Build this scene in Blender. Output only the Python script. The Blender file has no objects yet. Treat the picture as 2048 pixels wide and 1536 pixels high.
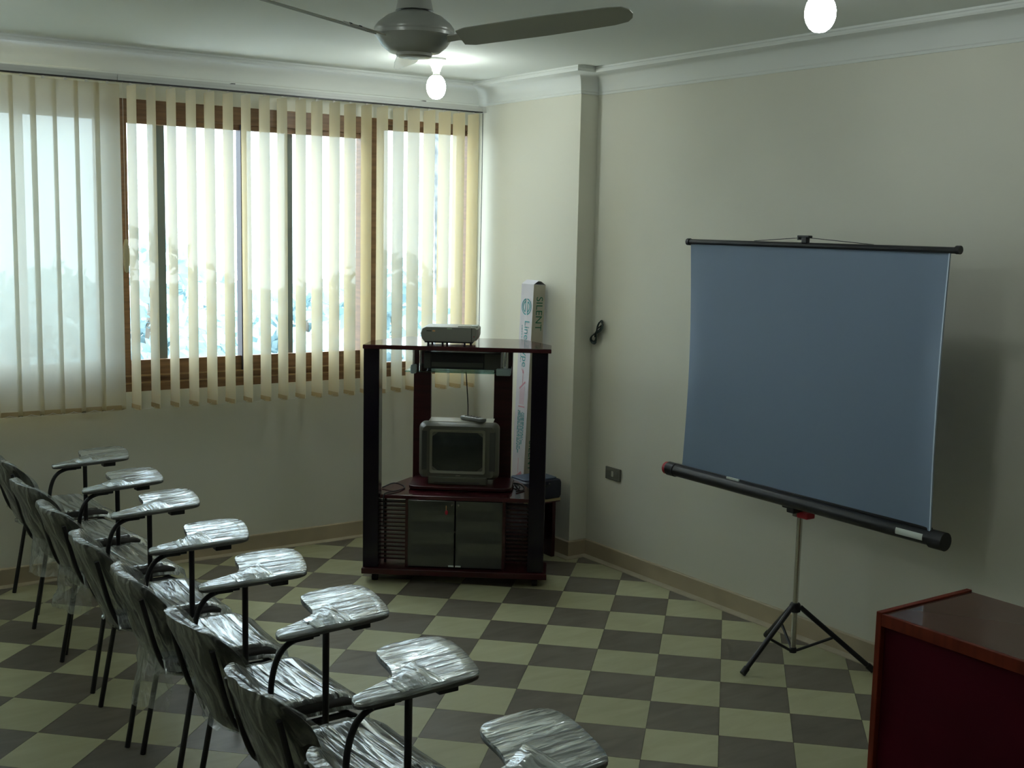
import bpy, bmesh, math, random
from mathutils import Vector, Matrix, noise

random.seed(7)
scene = bpy.context.scene
COL = scene.collection
PI = math.pi

# ------------------------------------------------------------------ camera
CAM_LOC = Vector((-3.957, -4.702, 1.915))
RIGHT = Vector((0.8230, -0.5676, 0.0209))
FWD = Vector((0.5651, 0.8148, -0.1293))
FWD.normalize()
RIGHT = (RIGHT - FWD * RIGHT.dot(FWD)).normalized()
UP = RIGHT.cross(FWD)
cam_d = bpy.data.cameras.new('camera')
cam_d.sensor_width = 36.0
cam_d.lens = 36.0 * 2379.65 / 2048.0
cam_d.clip_start = 0.05
cam_d.clip_end = 400
cam = bpy.data.objects.new('camera', cam_d)
COL.objects.link(cam)
cam.matrix_world = Matrix(((RIGHT.x, UP.x, -FWD.x, CAM_LOC.x), (RIGHT.y, UP.y, -FWD.y, CAM_LOC.y),
                           (RIGHT.z, UP.z, -FWD.z, CAM_LOC.z), (0, 0, 0, 1)))
scene.camera = cam

# ------------------------------------------------------------------ sky, exposure
world = bpy.data.worlds.new('overcast_sky')
scene.world = world
world.use_nodes = True
bg = world.node_tree.nodes['Background']
bg.inputs['Color'].default_value = (0.80, 0.93, 1.0, 1)
bg.inputs['Strength'].default_value = 6.4
BULB_STRENGTH = 50.0

vs = scene.view_settings
vs.view_transform = 'Standard'
vs.look = 'None'
vs.gamma = 1.0
vs.use_curve_mapping = False
vs.exposure = 0.0
scene.display_settings.display_device = 'sRGB'
try:
    scene.cycles.use_denoising = True
    scene.cycles.max_bounces = 5
    scene.cycles.diffuse_bounces = 4
    scene.cycles.transmission_bounces = 4
    scene.cycles.transparent_max_bounces = 9
    scene.cycles.use_adaptive_sampling = True
    scene.cycles.adaptive_threshold = 0.2
    scene.cycles.adaptive_min_samples = 16
    scene.cycles.sample_clamp_indirect = 6.0
    scene.cycles.caustics_reflective = False
    scene.cycles.caustics_refractive = False
except Exception:
    pass


# ------------------------------------------------------------------ materials
def srgb(r, g, b):
    def f(c):
        c /= 255.0
        return c / 12.92 if c <= 0.04045 else ((c + 0.055) / 1.055) ** 2.4
    return (f(r), f(g), f(b), 1.0)


def new_mat(name):
    m = bpy.data.materials.new(name)
    m.use_nodes = True
    nt = m.node_tree
    return m, nt, nt.nodes['Principled BSDF']


def pmat(name, col, rough=0.5, metal=0.0, spec=0.5, var=0.0, vscale=8.0, bump=0.0, bscale=60.0, coat=0.0,
         stretch=(1, 1, 1), col2=None):
    m, nt, p = new_mat(name)
    p.inputs['Base Color'].default_value = col
    p.inputs['Roughness'].default_value = rough
    p.inputs['Metallic'].default_value = metal
    p.inputs['Specular IOR Level'].default_value = spec
    if coat:
        p.inputs['Coat Weight'].default_value = coat
        p.inputs['Coat Roughness'].default_value = 0.08
    if var or bump or col2:
        tc = nt.nodes.new('ShaderNodeTexCoord')
        mp = nt.nodes.new('ShaderNodeMapping')
        mp.inputs['Scale'].default_value = stretch
        nt.links.new(tc.outputs['Object'], mp.inputs['Vector'])
    if var or col2:
        n = nt.nodes.new('ShaderNodeTexNoise')
        n.inputs['Scale'].default_value = vscale
        n.inputs['Detail'].default_value = 1.5
        nt.links.new(mp.outputs['Vector'], n.inputs['Vector'])
        mx = nt.nodes.new('ShaderNodeMix')
        mx.data_type = 'RGBA'
        if col2 is None:
            c2 = tuple(max(0, c * (1 - var)) for c in col[:3]) + (1,)
            c1 = tuple(min(1, c * (1 + var)) for c in col[:3]) + (1,)
        else:
            c1, c2 = col, col2
        mx.inputs[6].default_value = c1
        mx.inputs[7].default_value = c2
        rm = nt.nodes.new('ShaderNodeMapRange')
        rm.inputs[1].default_value = 0.3
        rm.inputs[2].default_value = 0.7
        nt.links.new(n.outputs['Fac'], rm.inputs[0])
        nt.links.new(rm.outputs[0], mx.inputs[0])
        nt.links.new(mx.outputs[2], p.inputs['Base Color'])
    if bump:
        n2 = nt.nodes.new('ShaderNodeTexNoise')
        n2.inputs['Scale'].default_value = bscale
        n2.inputs['Detail'].default_value = 1.5
        nt.links.new(mp.outputs['Vector'], n2.inputs['Vector'])
        b = nt.nodes.new('ShaderNodeBump')
        b.inputs['Strength'].default_value = bump
        b.inputs['Distance'].default_value = 0.004
        nt.links.new(n2.outputs['Fac'], b.inputs['Height'])
        nt.links.new(b.outputs['Normal'], p.inputs['Normal'])
    return m


def wall_mat():
    return pmat('cream_plaster_paint', (0.765, 0.755, 0.66, 1), rough=0.75, spec=0.25, var=0.03, vscale=1.3)


def tile_mat(name, a, b, rough):
    """marbled floor tile: soft streaks plus a little variation from tile to tile"""
    m, nt, p = new_mat(name)
    tc = nt.nodes.new('ShaderNodeTexCoord')
    oi = nt.nodes.new('ShaderNodeObjectInfo')
    add = nt.nodes.new('ShaderNodeVectorMath')
    add.operation = 'ADD'
    sc = nt.nodes.new('ShaderNodeVectorMath')
    sc.operation = 'SCALE'
    sc.inputs[3].default_value = 3.7
    nt.links.new(oi.outputs['Location'], sc.inputs[0])
    mp = nt.nodes.new('ShaderNodeMapping')
    mp.inputs['Scale'].default_value = (2.5, 9.0, 1.0)
    mp.inputs['Rotation'].default_value = (0, 0, 0.15)
    nt.links.new(tc.outputs['Object'], mp.inputs['Vector'])
    nt.links.new(mp.outputs['Vector'], add.inputs[0])
    nt.links.new(sc.outputs[0], add.inputs[1])
    n = nt.nodes.new('ShaderNodeTexNoise')
    n.inputs['Scale'].default_value = 1.6
    n.inputs['Detail'].default_value = 3
    n.inputs['Distortion'].default_value = 0.6
    nt.links.new(add.outputs[0], n.inputs['Vector'])
    rm = nt.nodes.new('ShaderNodeMapRange')
    rm.inputs[1].default_value = 0.3
    rm.inputs[2].default_value = 0.72
    nt.links.new(n.outputs['Fac'], rm.inputs[0])
    mx = nt.nodes.new('ShaderNodeMix')
    mx.data_type = 'RGBA'
    mx.inputs[6].default_value = a
    mx.inputs[7].default_value = b
    nt.links.new(rm.outputs[0], mx.inputs[0])
    hs = nt.nodes.new('ShaderNodeHueSaturation')
    rv = nt.nodes.new('ShaderNodeMapRange')
    rv.inputs[3].default_value = 0.90
    rv.inputs[4].default_value = 1.10
    nt.links.new(oi.outputs['Random'], rv.inputs[0])
    nt.links.new(rv.outputs[0], hs.inputs['Value'])
    nt.links.new(mx.outputs[2], hs.inputs['Color'])
    nt.links.new(hs.outputs['Color'], p.inputs['Base Color'])
    p.inputs['Roughness'].default_value = rough
    p.inputs['Specular IOR Level'].default_value = 0.4
    return m


def blind_mat():
    """woven slat cloth: reflects, glows when lit from behind, and lets a little of the view through"""
    m, nt, p = new_mat('cream_blind_fabric')
    out = nt.nodes['Material Output']
    d = nt.nodes.new('ShaderNodeBsdfDiffuse')
    d.inputs['Color'].default_value = (0.75, 0.59, 0.31, 1)
    t = nt.nodes.new('ShaderNodeBsdfTranslucent')
    t.inputs['Color'].default_value = (0.60, 0.66, 0.61, 1)
    ms = nt.nodes.new('ShaderNodeMixShader')
    ms.inputs[0].default_value = 0.36
    nt.links.new(d.outputs[0], ms.inputs[1])
    nt.links.new(t.outputs[0], ms.inputs[2])
    tr = nt.nodes.new('ShaderNodeBsdfTransparent')
    tr.inputs['Color'].default_value = (0.88, 0.97, 1.0, 1)
    m3 = nt.nodes.new('ShaderNodeMixShader')
    m3.inputs[0].default_value = 0.065
    nt.links.new(ms.outputs[0], m3.inputs[1])
    nt.links.new(tr.outputs[0], m3.inputs[2])
    nt.links.new(m3.outputs[0], out.inputs['Surface'])
    return m


def glass_mat(name, tint, refl=0.10, rough=0.0):
    m, nt, p = new_mat(name)
    out = nt.nodes['Material Output']
    tr = nt.nodes.new('ShaderNodeBsdfTransparent')
    tr.inputs['Color'].default_value = tint
    g = nt.nodes.new('ShaderNodeBsdfGlossy')
    g.inputs['Roughness'].default_value = rough
    fr = nt.nodes.new('ShaderNodeLayerWeight')
    fr.inputs['Blend'].default_value = 0.5
    pw = nt.nodes.new('ShaderNodeMath')
    pw.operation = 'POWER'
    pw.inputs[1].default_value = 5.0
    nt.links.new(fr.outputs['Facing'], pw.inputs[0])
    ad = nt.nodes.new('ShaderNodeMath')
    ad.operation = 'MULTIPLY_ADD'
    ad.inputs[1].default_value = 0.9
    ad.inputs[2].default_value = refl * 0.5
    ad.use_clamp = True
    nt.links.new(pw.outputs[0], ad.inputs[0])
    ms = nt.nodes.new('ShaderNodeMixShader')
    nt.links.new(ad.outputs[0], ms.inputs[0])
    nt.links.new(tr.outputs[0], ms.inputs[1])
    nt.links.new(g.outputs[0], ms.inputs[2])
    nt.links.new(ms.outputs[0], out.inputs['Surface'])
    return m


def film_mat(name='clear_plastic_film', lo=0.03, hi=0.50, stretch=(5, 30, 7), dist=0.011, distort=1.0):
    """crinkled clear wrapping film: see-through, with glossy creases"""
    m, nt, p = new_mat(name)
    out = nt.nodes['Material Output']
    tc = nt.nodes.new('ShaderNodeTexCoord')
    mp = nt.nodes.new('ShaderNodeMapping')
    mp.inputs['Scale'].default_value = stretch
    mp.inputs['Rotation'].default_value = (0, 0.2, 0.35)
    nt.links.new(tc.outputs['Object'], mp.inputs['Vector'])
    n = nt.nodes.new('ShaderNodeTexNoise')
    n.inputs['Scale'].default_value = 1.0
    n.inputs['Detail'].default_value = 2
    n.inputs['Distortion'].default_value = distort
    nt.links.new(mp.outputs['Vector'], n.inputs['Vector'])
    b = nt.nodes.new('ShaderNodeBump')
    b.inputs['Strength'].default_value = 1.0
    b.inputs['Distance'].default_value = dist
    nt.links.new(n.outputs['Fac'], b.inputs['Height'])
    rm = nt.nodes.new('ShaderNodeMapRange')
    rm.inputs[1].default_value = 0.40
    rm.inputs[2].default_value = 0.66
    rm.inputs[3].default_value = lo
    rm.inputs[4].default_value = hi
    nt.links.new(n.outputs['Fac'], rm.inputs[0])
    lw = nt.nodes.new('ShaderNodeLayerWeight')
    lw.inputs['Blend'].default_value = 0.30
    ml = nt.nodes.new('ShaderNodeMath')
    ml.operation = 'MULTIPLY_ADD'
    ml.inputs[1].default_value = 0.45
    ml.use_clamp = True
    nt.links.new(lw.outputs['Facing'], ml.inputs[0])
    nt.links.new(rm.outputs[0], ml.inputs[2])
    tr = nt.nodes.new('ShaderNodeBsdfTransparent')
    tr.inputs['Color'].default_value = (0.93, 0.94, 0.94, 1)
    g = nt.nodes.new('ShaderNodeBsdfGlossy')
    g.inputs['Roughness'].default_value = 0.16
    g.inputs['Color'].default_value = (0.88, 0.95, 1.0, 1)
    d = nt.nodes.new('ShaderNodeBsdfDiffuse')
    d.inputs['Color'].default_value = (0.55, 0.57, 0.56, 1)
    nt.links.new(b.outputs['Normal'], g.inputs['Normal'])
    nt.links.new(b.outputs['Normal'], d.inputs['Normal'])
    m1 = nt.nodes.new('ShaderNodeMixShader')
    m1.inputs[0].default_value = 0.55
    nt.links.new(d.outputs[0], m1.inputs[1])
    nt.links.new(g.outputs[0], m1.inputs[2])
    m2 = nt.nodes.new('ShaderNodeMixShader')
    nt.links.new(ml.outputs[0], m2.inputs[0])
    nt.links.new(tr.outputs[0], m2.inputs[1])
    nt.links.new(m1.outputs[0], m2.inputs[2])
    nt.links.new(m2.outputs[0], out.inputs['Surface'])
    return m


def emit_mat(name, col, s):
    m, nt, p = new_mat(name)
    p.inputs['Base Color'].default_value = (0.9, 0.9, 0.9, 1)
    p.inputs['Emission Color'].default_value = col
    p.inputs['Emission Strength'].default_value = s
    return m


def leaf_mat(name, col):
    m, nt, p = new_mat(name)
    out = nt.nodes['Material Output']
    d = nt.nodes.new('ShaderNodeBsdfDiffuse')
    d.inputs['Color'].default_value = col
    t = nt.nodes.new('ShaderNodeBsdfTranslucent')
    t.inputs['Color'].default_value = col
    ms = nt.nodes.new('ShaderNodeMixShader')
    ms.inputs[0].default_value = 0.4
    nt.links.new(d.outputs[0], ms.inputs[1])
    nt.links.new(t.outputs[0], ms.inputs[2])
    nt.links.new(ms.outputs[0], out.inputs['Surface'])
    return m


M = {
    'wall': wall_mat(),
    'white': pmat('white_ceiling_paint', (0.76, 0.79, 0.74, 1), rough=0.8, spec=0.2),
    'cove': pmat('white_cornice_plaster', (0.80, 0.83, 0.80, 1), rough=0.7, spec=0.25),
    'grout': pmat('dark_grout', (0.16, 0.15, 0.11, 1), rough=0.9, var=0.1, vscale=20),
    'tile_light': tile_mat('cream_marbled_tile', (0.50, 0.495, 0.315, 1), (0.43, 0.42, 0.25, 1), 0.42),
    'tile_dark': tile_mat('brown_grey_marbled_tile', (0.195, 0.172, 0.138, 1), (0.140, 0.120, 0.095, 1), 0.36),
    'skirt': pmat('beige_stone_skirting', (0.50, 0.42, 0.29, 1), rough=0.55, var=0.10, vscale=6),
    'strip': pmat('pale_mortar_strip', (0.52, 0.46, 0.34, 1), rough=0.8, var=0.08, vscale=12),
    'frame': pmat('brown_window_frame', (0.21, 0.118, 0.060, 1), rough=0.45, var=0.22, vscale=5, stretch=(1, 1, 12)),
    'alu_dark': pmat('dark_aluminium_mullion', (0.045, 0.038, 0.055, 1), rough=0.5),
    'frame_light': pmat('light_brown_track', (0.36, 0.23, 0.11, 1), rough=0.45),
    'alu_grey': pmat('grey_aluminium_stile', (0.17, 0.20, 0.20, 1), rough=0.45, metal=0.3),
    'glass': glass_mat('clear_window_glass', (0.96, 0.99, 0.99, 1)),
    'blind': blind_mat(),
    'weight': pmat('tan_foot_weight', (0.50, 0.37, 0.19, 1), rough=0.5),
    'rail': pmat('white_aluminium_rail', (0.62, 0.63, 0.60, 1), rough=0.45, metal=0.0),
    'clip': pmat('clear_plastic_clip', (0.75, 0.74, 0.68, 1), rough=0.4),
    'black_metal': pmat('black_painted_steel', (0.010, 0.010, 0.014, 1), rough=0.35),
    'black_plastic': pmat('black_plastic', (0.008, 0.008, 0.011, 1), rough=0.45),
    'chrome': pmat('chrome_tube', (0.62, 0.61, 0.57, 1), rough=0.22, metal=1.0),
    'vinyl': pmat('dark_chair_vinyl', (0.020, 0.018, 0.017, 1), rough=0.5, bump=0.1, bscale=120),
    'board': pmat('grey_laminate_board', (0.10, 0.10, 0.095, 1), rough=0.4, var=0.08, vscale=14),
    'film': film_mat(),
    'film_seat': film_mat('stretched_plastic_film', 0.18, 0.85, (46, 4, 10), 0.007, 0.5),
    'film_tablet': film_mat('tight_tablet_film', 0.18, 0.85, (7, 40, 8), 0.007, 0.5),
    'film_loose': film_mat('loose_plastic_film', 0.14, 0.50, (25, 25, 12)),
    'screen': pmat('blue_grey_projection_fabric', (0.205, 0.275, 0.385, 1), rough=0.6, spec=0.3),
    'screen_edge_light': pmat('painted_screen_edge_light', (0.50, 0.60, 0.72, 1), rough=0.6),  # light on the screen's curled edge, put into the colour
    'screen_back': pmat('black_fabric_backing', (0.015, 0.015, 0.018, 1), rough=0.8),
    'red': pmat('red_plastic', (0.42, 0.015, 0.030, 1), rough=0.4),
    'white_sticker': pmat('white_paper_sticker', (0.70, 0.76, 0.72, 1), rough=0.6),
    'mahogany': pmat('mahogany_laminate', (0.045, 0.006, 0.008, 1), rough=0.28, var=0.25, vscale=4, stretch=(1, 1, 10)),
    'mahogany_top': pmat('polished_mahogany_top', (0.060, 0.012, 0.016, 1), rough=0.10, var=0.2, vscale=3),
    'near_black': pmat('black_cabinet_laminate', (0.006, 0.003, 0.010, 1), rough=0.14, spec=0.4),
    'desk_edge': pmat('red_brown_desk_wood', (0.19, 0.028, 0.012, 1), rough=0.45, spec=0.25, var=0.2, vscale=5, stretch=(1, 8, 1)),
    'desk_panel': pmat('dark_red_desk_panel', (0.080, 0.003, 0.014, 1), rough=0.7, spec=0.12, var=0.15, vscale=4),
    'desk_top': pmat('glossy_brown_desk_top', (0.150, 0.085, 0.066, 1), rough=0.03, spec=0.6),
    'smoke_glass': pmat('smoked_glass_door', (0.050, 0.054, 0.046, 1), rough=0.05, spec=0.9),
    'clear_shelf': glass_mat('green_tinted_shelf_glass', (0.55, 0.72, 0.68, 1), 0.15),
    'tv_silver': pmat('silver_grey_tv_plastic', (0.115, 0.115, 0.088, 1), rough=0.42),
    'tv_silver_light': pmat('light_silver_tv_trim', (0.24, 0.235, 0.175, 1), rough=0.36),
    'tv_dark': pmat('dark_grey_speaker_cloth', (0.060, 0.063, 0.056, 1), rough=0.6),
    'tv_glass': pmat('dark_tube_glass', (0.018, 0.024, 0.022, 1), rough=0.12, spec=0.8),
    'proj': pmat('pale_grey_projector_shell', (0.30, 0.305, 0.27, 1), rough=0.42),
    'proj_dark': pmat('projector_dark_base', (0.012, 0.010, 0.022, 1), rough=0.5),
    'orange': pmat('orange_sticker', (0.85, 0.50, 0.22, 1), rough=0.5),
    'green_sticker': pmat('pale_green_sticker', (0.55, 0.72, 0.52, 1), rough=0.5),
    'vcr': pmat('black_recorder_casing', (0.012, 0.013, 0.014, 1), rough=0.35),
    'vcr_grey': pmat('grey_recorder_panel', (0.060, 0.060, 0.050, 1), rough=0.4),
    'pale_clip': pmat('pale_blue_plastic_clip', (0.30, 0.38, 0.38, 1), rough=0.35),
    'carton': pmat('white_printed_carton', (0.66, 0.64, 0.70, 1), rough=0.65, var=0.03, vscale=10),
    'carton_grey': pmat('pale_grey_carton_side', (0.50, 0.47, 0.38, 1), rough=0.7, var=0.04, vscale=10),
    'teal': pmat('teal_print', (0.045, 0.30, 0.33, 1), rough=0.7),
    'green': pmat('green_print', (0.020, 0.16, 0.085, 1), rough=0.7),
    'pink': pmat('pink_print', (0.62, 0.28, 0.36, 1), rough=0.7),
    'pale_pink': pmat('pale_pink_print', (0.62, 0.48, 0.56, 1), rough=0.7),
    'navy': pmat('dark_navy_case', (0.010, 0.012, 0.030, 1), rough=0.45),
    'navy_top': pmat('blue_grey_case_lid', (0.035, 0.055, 0.095, 1), rough=0.4),
    'pale_edge': pmat('pale_wood_edge', (0.46, 0.37, 0.19, 1), rough=0.5),
    'fan_dark': pmat('grey_enamel_metal', (0.50, 0.52, 0.49, 1), rough=0.30, metal=0.1),
    'fan_white': pmat('off_white_fan_enamel', (0.60, 0.60, 0.55, 1), rough=0.30),
    'fan_blade': pmat('satin_grey_fan_blade', (0.55, 0.57, 0.53, 1), rough=0.25, metal=0.3),
    'bulb': emit_mat('lit_white_bulb', (0.93, 1.0, 0.97, 1), BULB_STRENGTH),
    'socket': pmat('white_lamp_holder', (0.60, 0.60, 0.56, 1), rough=0.4),
    'outlet': pmat('grey_switch_plate', (0.17, 0.17, 0.14, 1), rough=0.45),
    'outlet_key': pmat('ivory_switch_key', (0.55, 0.54, 0.46, 1), rough=0.4),
    'cable': pmat('dark_teal_cable', (0.030, 0.050, 0.045, 1), rough=0.45),
    'cable_black': pmat('black_cable', (0.006, 0.006, 0.008, 1), rough=0.5),
    'remote': pmat('grey_remote_shell', (0.20, 0.21, 0.20, 1), rough=0.35),
    'bark': pmat('tree_bark', (0.20, 0.17, 0.14, 1), rough=0.9, var=0.2, vscale=6),
    'leaf_a': leaf_mat('pale_tree_leaves', (0.52, 0.64, 0.65, 1)),
    'leaf_b': leaf_mat('mid_tree_leaves', (0.40, 0.53, 0.56, 1)),
    'ground': pmat('pale_dusty_ground', (0.30, 0.31, 0.30, 1), rough=0.95, var=0.15, vscale=0.2),
    'pipe': pmat('grey_outdoor_pipe', (0.16, 0.18, 0.19, 1), rough=0.6, var=0.4, vscale=20),
}


# ------------------------------------------------------------------ mesh builder
class MB:
    def __init__(self):
        self.bm = bmesh.new()

    def poly(self, pts):
        vs_ = [self.bm.verts.new(p) for p in pts]
        return self.bm.faces.new(vs_)

    def box(self, x0, x1, y0, y1, z0, z1, bev=0.0, seg=2, mat=None):
        tb = bmesh.new()
        vs_ = [tb.verts.new(p) for p in ((x0, y0, z0), (x1, y0, z0), (x1, y1, z0), (x0, y1, z0),
                                         (x0, y0, z1), (x1, y0, z1), (x1, y1, z1), (x0, y1, z1))]
        for q in ((0, 3, 2, 1), (4, 5, 6, 7), (0, 1, 5, 4), (1, 2, 6, 5), (2, 3, 7, 6), (3, 0, 4, 7)):
            tb.faces.new([vs_[i] for i in q])
        if bev:
            bmesh.ops.bevel(tb, geom=tb.edges[:], offset=bev, segments=seg, affect='EDGES', profile=0.5)
        self.merge(tb, mat)
        return self

    def merge(self, tb, mat=None):
        if mat is not None:
            tb.transform(mat)
        me = bpy.data.meshes.new('tmp')
        tb.to_mesh(me)
        tb.free()
        self.bm.from_mesh(me)
        bpy.data.meshes.remove(me)

    def prism(self, pts, z0, z1, bev=0.0, mat=None, seg=2):
        tb = bmesh.new()
        lo = [tb.verts.new((p[0], p[1], z0)) for p in pts]
        hi = [tb.verts.new((p[0], p[1], z1)) for p in pts]
        n = len(pts)
        fb = tb.faces.new(lo[::-1])
        ft = tb.faces.new(hi)
        for i in range(n):
            tb.faces.new((lo[i], lo[(i + 1) % n], hi[(i + 1) % n], hi[i]))
        if bev:
            ed = list(fb.edges) + list(ft.edges)
            bmesh.ops.bevel(tb, geom=ed, offset=bev, segments=seg, affect='EDGES', profile=0.5)
        self.merge(tb, mat)
        return self

    def loft(self, rings, cap0=True, cap1=True, closed=True):
        R_ = [[self.bm.verts.new(p) for p in r] for r in rings]
        n = len(rings[0])
        m = n if closed else n - 1
        for a, b in zip(R_, R_[1:]):
            for i in range(m):
                self.bm.faces.new((a[i], a[(i + 1) % n], b[(i + 1) % n], b[i]))
        if cap0:
            self.bm.faces.new(R_[0][::-1])
        if cap1:
            self.bm.faces.new(R_[-1])
        return self

    def tube(self, pts, r, seg=10, caps=True):
        P = [Vector(p) for p in pts]
        rr = r if isinstance(r, (list, tuple)) else [r] * len(P)
        t0 = (P[1] - P[0]).normalized()
        ref = Vector((0, 0, 1)) if abs(t0.z) < 0.9 else Vector((1, 0, 0))
        n = t0.cross(ref).normalized()
        rings = []
        for i, p in enumerate(P):
            if i == 0:
                t = t0
            elif i == len(P) - 1:
                t = (P[i] - P[i - 1]).normalized()
            else:
                t = ((P[i] - P[i - 1]).normalized() + (P[i + 1] - P[i]).normalized()).normalized()
            n = (n - t * n.dot(t)).normalized()
            b = t.cross(n)
            rings.append([p + (n * math.cos(2 * PI * k / seg) + b * math.sin(2 * PI * k / seg)) * rr[i]
                          for k in range(seg)])
        return self.loft(rings, caps, caps)

    def lathe(self, prof, seg=24, mat=None, cap=True):
        tb = MB()
        rings = [[Vector((r * math.cos(2 * PI * k / seg), r * math.sin(2 * PI * k / seg), z)) for k in range(seg)]
                 for r, z in prof]
        tb.loft(rings, cap, cap)
        self.merge(tb.bm, mat)
        return self

    def build(self, name, mat, parent=None, smooth=None, kind=None):
        bmesh.ops.recalc_face_normals(self.bm, faces=self.bm.faces[:])
        me = bpy.data.meshes.new(name)
        self.bm.to_mesh(me)
        self.bm.free()
        me.materials.append(M[mat] if isinstance(mat, str) else mat)
        if smooth is not None:
            me.shade_smooth()
            if smooth < 180:
                me.set_sharp_from_angle(angle=math.radians(smooth))
        o = bpy.data.objects.new(name, me)
        COL.objects.link(o)
        if parent:
            o.parent = parent
        if kind:
            o['kind'] = kind
        return o


def thing(name, label, cat, loc=(0, 0, 0), rz=0.0, group=None):
    o = bpy.data.objects.new(name, None)
    o.empty_display_size = 0.1
    COL.objects.link(o)
    o.location = loc
    o.rotation_euler = (0, 0, rz)
    return tag(o, label, cat, group)


def tag(o, label, cat, group=None):
    o['label'] = label
    o['category'] = cat
    if group:
        o['group'] = group
    return o


def struct(o, label):
    o['kind'] = 'structure'
    o['label'] = label
    return o


def smooth_path(pts, n=6, closed=False):
    """Catmull-Rom through the points"""
    P = [Vector(p) for p in pts]
    out = []
    N = len(P)
    rng = range(N) if closed else range(N - 1)
    for i in rng:
        p1, p2 = P[i], P[(i + 1) % N]
        p0 = P[(i - 1) % N] if closed or i > 0 else p1 * 2 - p2
        p3 = P[(i + 2) % N] if closed or i + 2 < N else p2 * 2 - p1
        for k in range(n):
            t = k / n
            out.append(0.5 * ((2 * p1) + (p2 - p0) * t + (2 * p0 - 5 * p1 + 4 * p2 - p3) * t * t
                              + (3 * p1 - p0 - 3 * p2 + p3) * t ** 3))
    if not closed:
        out.append(P[-1])
    return out


def rrect(x0, x1, y0, y1, r, n=4):
    out = []
    for cx, cy, a0 in ((x1 - r, y1 - r, 0), (x0 + r, y1 - r, 90), (x0 + r, y0 + r, 180), (x1 - r, y0 + r, 270)):
        for k in range(n + 1):
            a = math.radians(a0 + 90 * k / n)
            out.append((cx + r * math.cos(a), cy + r * math.sin(a)))
    return out


# ------------------------------------------------------------------ the room shell
XL, XR, XP = -5.2, 0.37, 0.245            # left wall, right wall, face of the proud part by the window
YF, YB, YP = -6.3, 1.79, 0.732            # wall behind the camera, window wall, start of the proud part
ZC = 2.815
Z_COVE = 2.69
WX0, WX1, WZ0, WZ1 = -4.3, 0.205, 0.985, 2.56   # window opening

S = 0.28
TU = Vector((math.sqrt(0.5), -math.sqrt(0.5)))
TV = Vector((math.sqrt(0.5), math.sqrt(0.5)))


def clip_poly(poly, x0, x1, y0, y1):
    def clip(P, f, cut):
        out = []
        for i in range(len(P)):
            a, b = P[i], P[(i + 1) % len(P)]
            fa, fb = f(a), f(b)
            if fa >= 0:
                out.append(a)
            if (fa >= 0) != (fb >= 0):
                t = fa / (fa - fb)
                out.append(a + (b - a) * t)
        return out
    for f in (lambda p: p.x - x0, lambda p: x1 - p.x, lambda p: p.y - y0, lambda p: y1 - p.y):
        poly = clip(poly, f, None)
        if len(poly) < 3:
            return []
    return poly


def area2(P):
    return 0.5 * sum(P[i].x * P[(i + 1) % len(P)].y - P[(i + 1) % len(P)].x * P[i].y for i in range(len(P)))


def px_of(p):
    v = Vector(p) - CAM_LOC
    z = v.dot(FWD)
    if z < 0.1:
        return None
    return (1024 + 2379.65 * v.dot(RIGHT) / z, 768 - 2379.65 * v.dot(UP) / z, z)


floor = struct(MB().box(XL - 0.2, XR + 0.2, YF - 0.2, YB + 0.2, -0.15, -0.003).build('floor', 'grout'),
               'floor of cream and brown-grey tiles laid checkerwise on the diagonal')


def build_tiles():
    GAP = 0.0009
    cells = []
    for i in range(-40, 41):
        for n in range(-40, 41):
            c = TU * (i + 0.5) * S + TV * (n + 0.5) * S
            if not (XL - 0.3 < c.x < XR + 0.3 and YF - 0.3 < c.y < YB + 0.3):
                continue
            h = S / 2 - GAP
            q = [c + TU * a * h + TV * b * h for a, b in ((-1, -1), (1, -1), (1, 1), (-1, 1))]
            cl = clip_poly(q, XL, XR, YF, YB)
            if len(cl) < 3 or abs(area2(cl)) < 1e-4:
                continue
            j = -(n + 1)
            dark = (i + j) % 2 == 0
            full = abs(abs(area2(cl)) - 4 * h * h) < 1e-7
            px = px_of((c.x, c.y, 0))
            seen = px is not None and -90 < px[0] < 2140 and 950 < px[1] < 1620
            size = (1.0 / px[2]) if seen else 0.0
            cells.append((size, c, cl, dark, full))
    cells.sort(key=lambda t: -t[0])
    shared = {}
    rest = {True: MB(), False: MB()}
    nrest = {True: 0, False: 0}
    for k, (size, c, cl, dark, full) in enumerate(cells):
        mat = 'tile_dark' if dark else 'tile_light'
        rel = [p - c for p in cl]
        if area2(rel) < 0:
            rel = rel[::-1]
        if size > 0 and k < 296:
            if full and dark in shared:
                o = bpy.data.objects.new('floor_tile', shared[dark])
                COL.objects.link(o)
                o.parent = floor
            else:
                o = MB().prism([(p.x, p.y) for p in rel], -0.006, 0.0).build('floor_tile', mat, floor)
                if full:
                    shared[dark] = o.data
            o.location = (c.x, c.y, 0)
        else:
            rest[dark].prism([(p.x + c.x, p.y + c.y) for p in rel], -0.006, 0.0)
            nrest[dark] += 1
    for d in (True, False):
        if nrest[d]:
            rest[d].build('floor_tiles_beyond', 'tile_dark' if d else 'tile_light', floor, kind='stuff')


build_tiles()

# window wall, with its wide opening
w = MB()
w.box(XL - 0.2, XR + 0.2, YB, YB + 0.2, 0, WZ0)
w.box(XL - 0.2, XR + 0.2, YB, YB + 0.2, WZ1, ZC)
w.box(XL - 0.2, WX0, YB, YB + 0.2, WZ0, WZ1)
w.box(WX1, XR + 0.2, YB, YB + 0.2, WZ0, WZ1)
struct(w.build('wall_back', 'wall'), 'cream window wall behind the vertical blinds')

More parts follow.
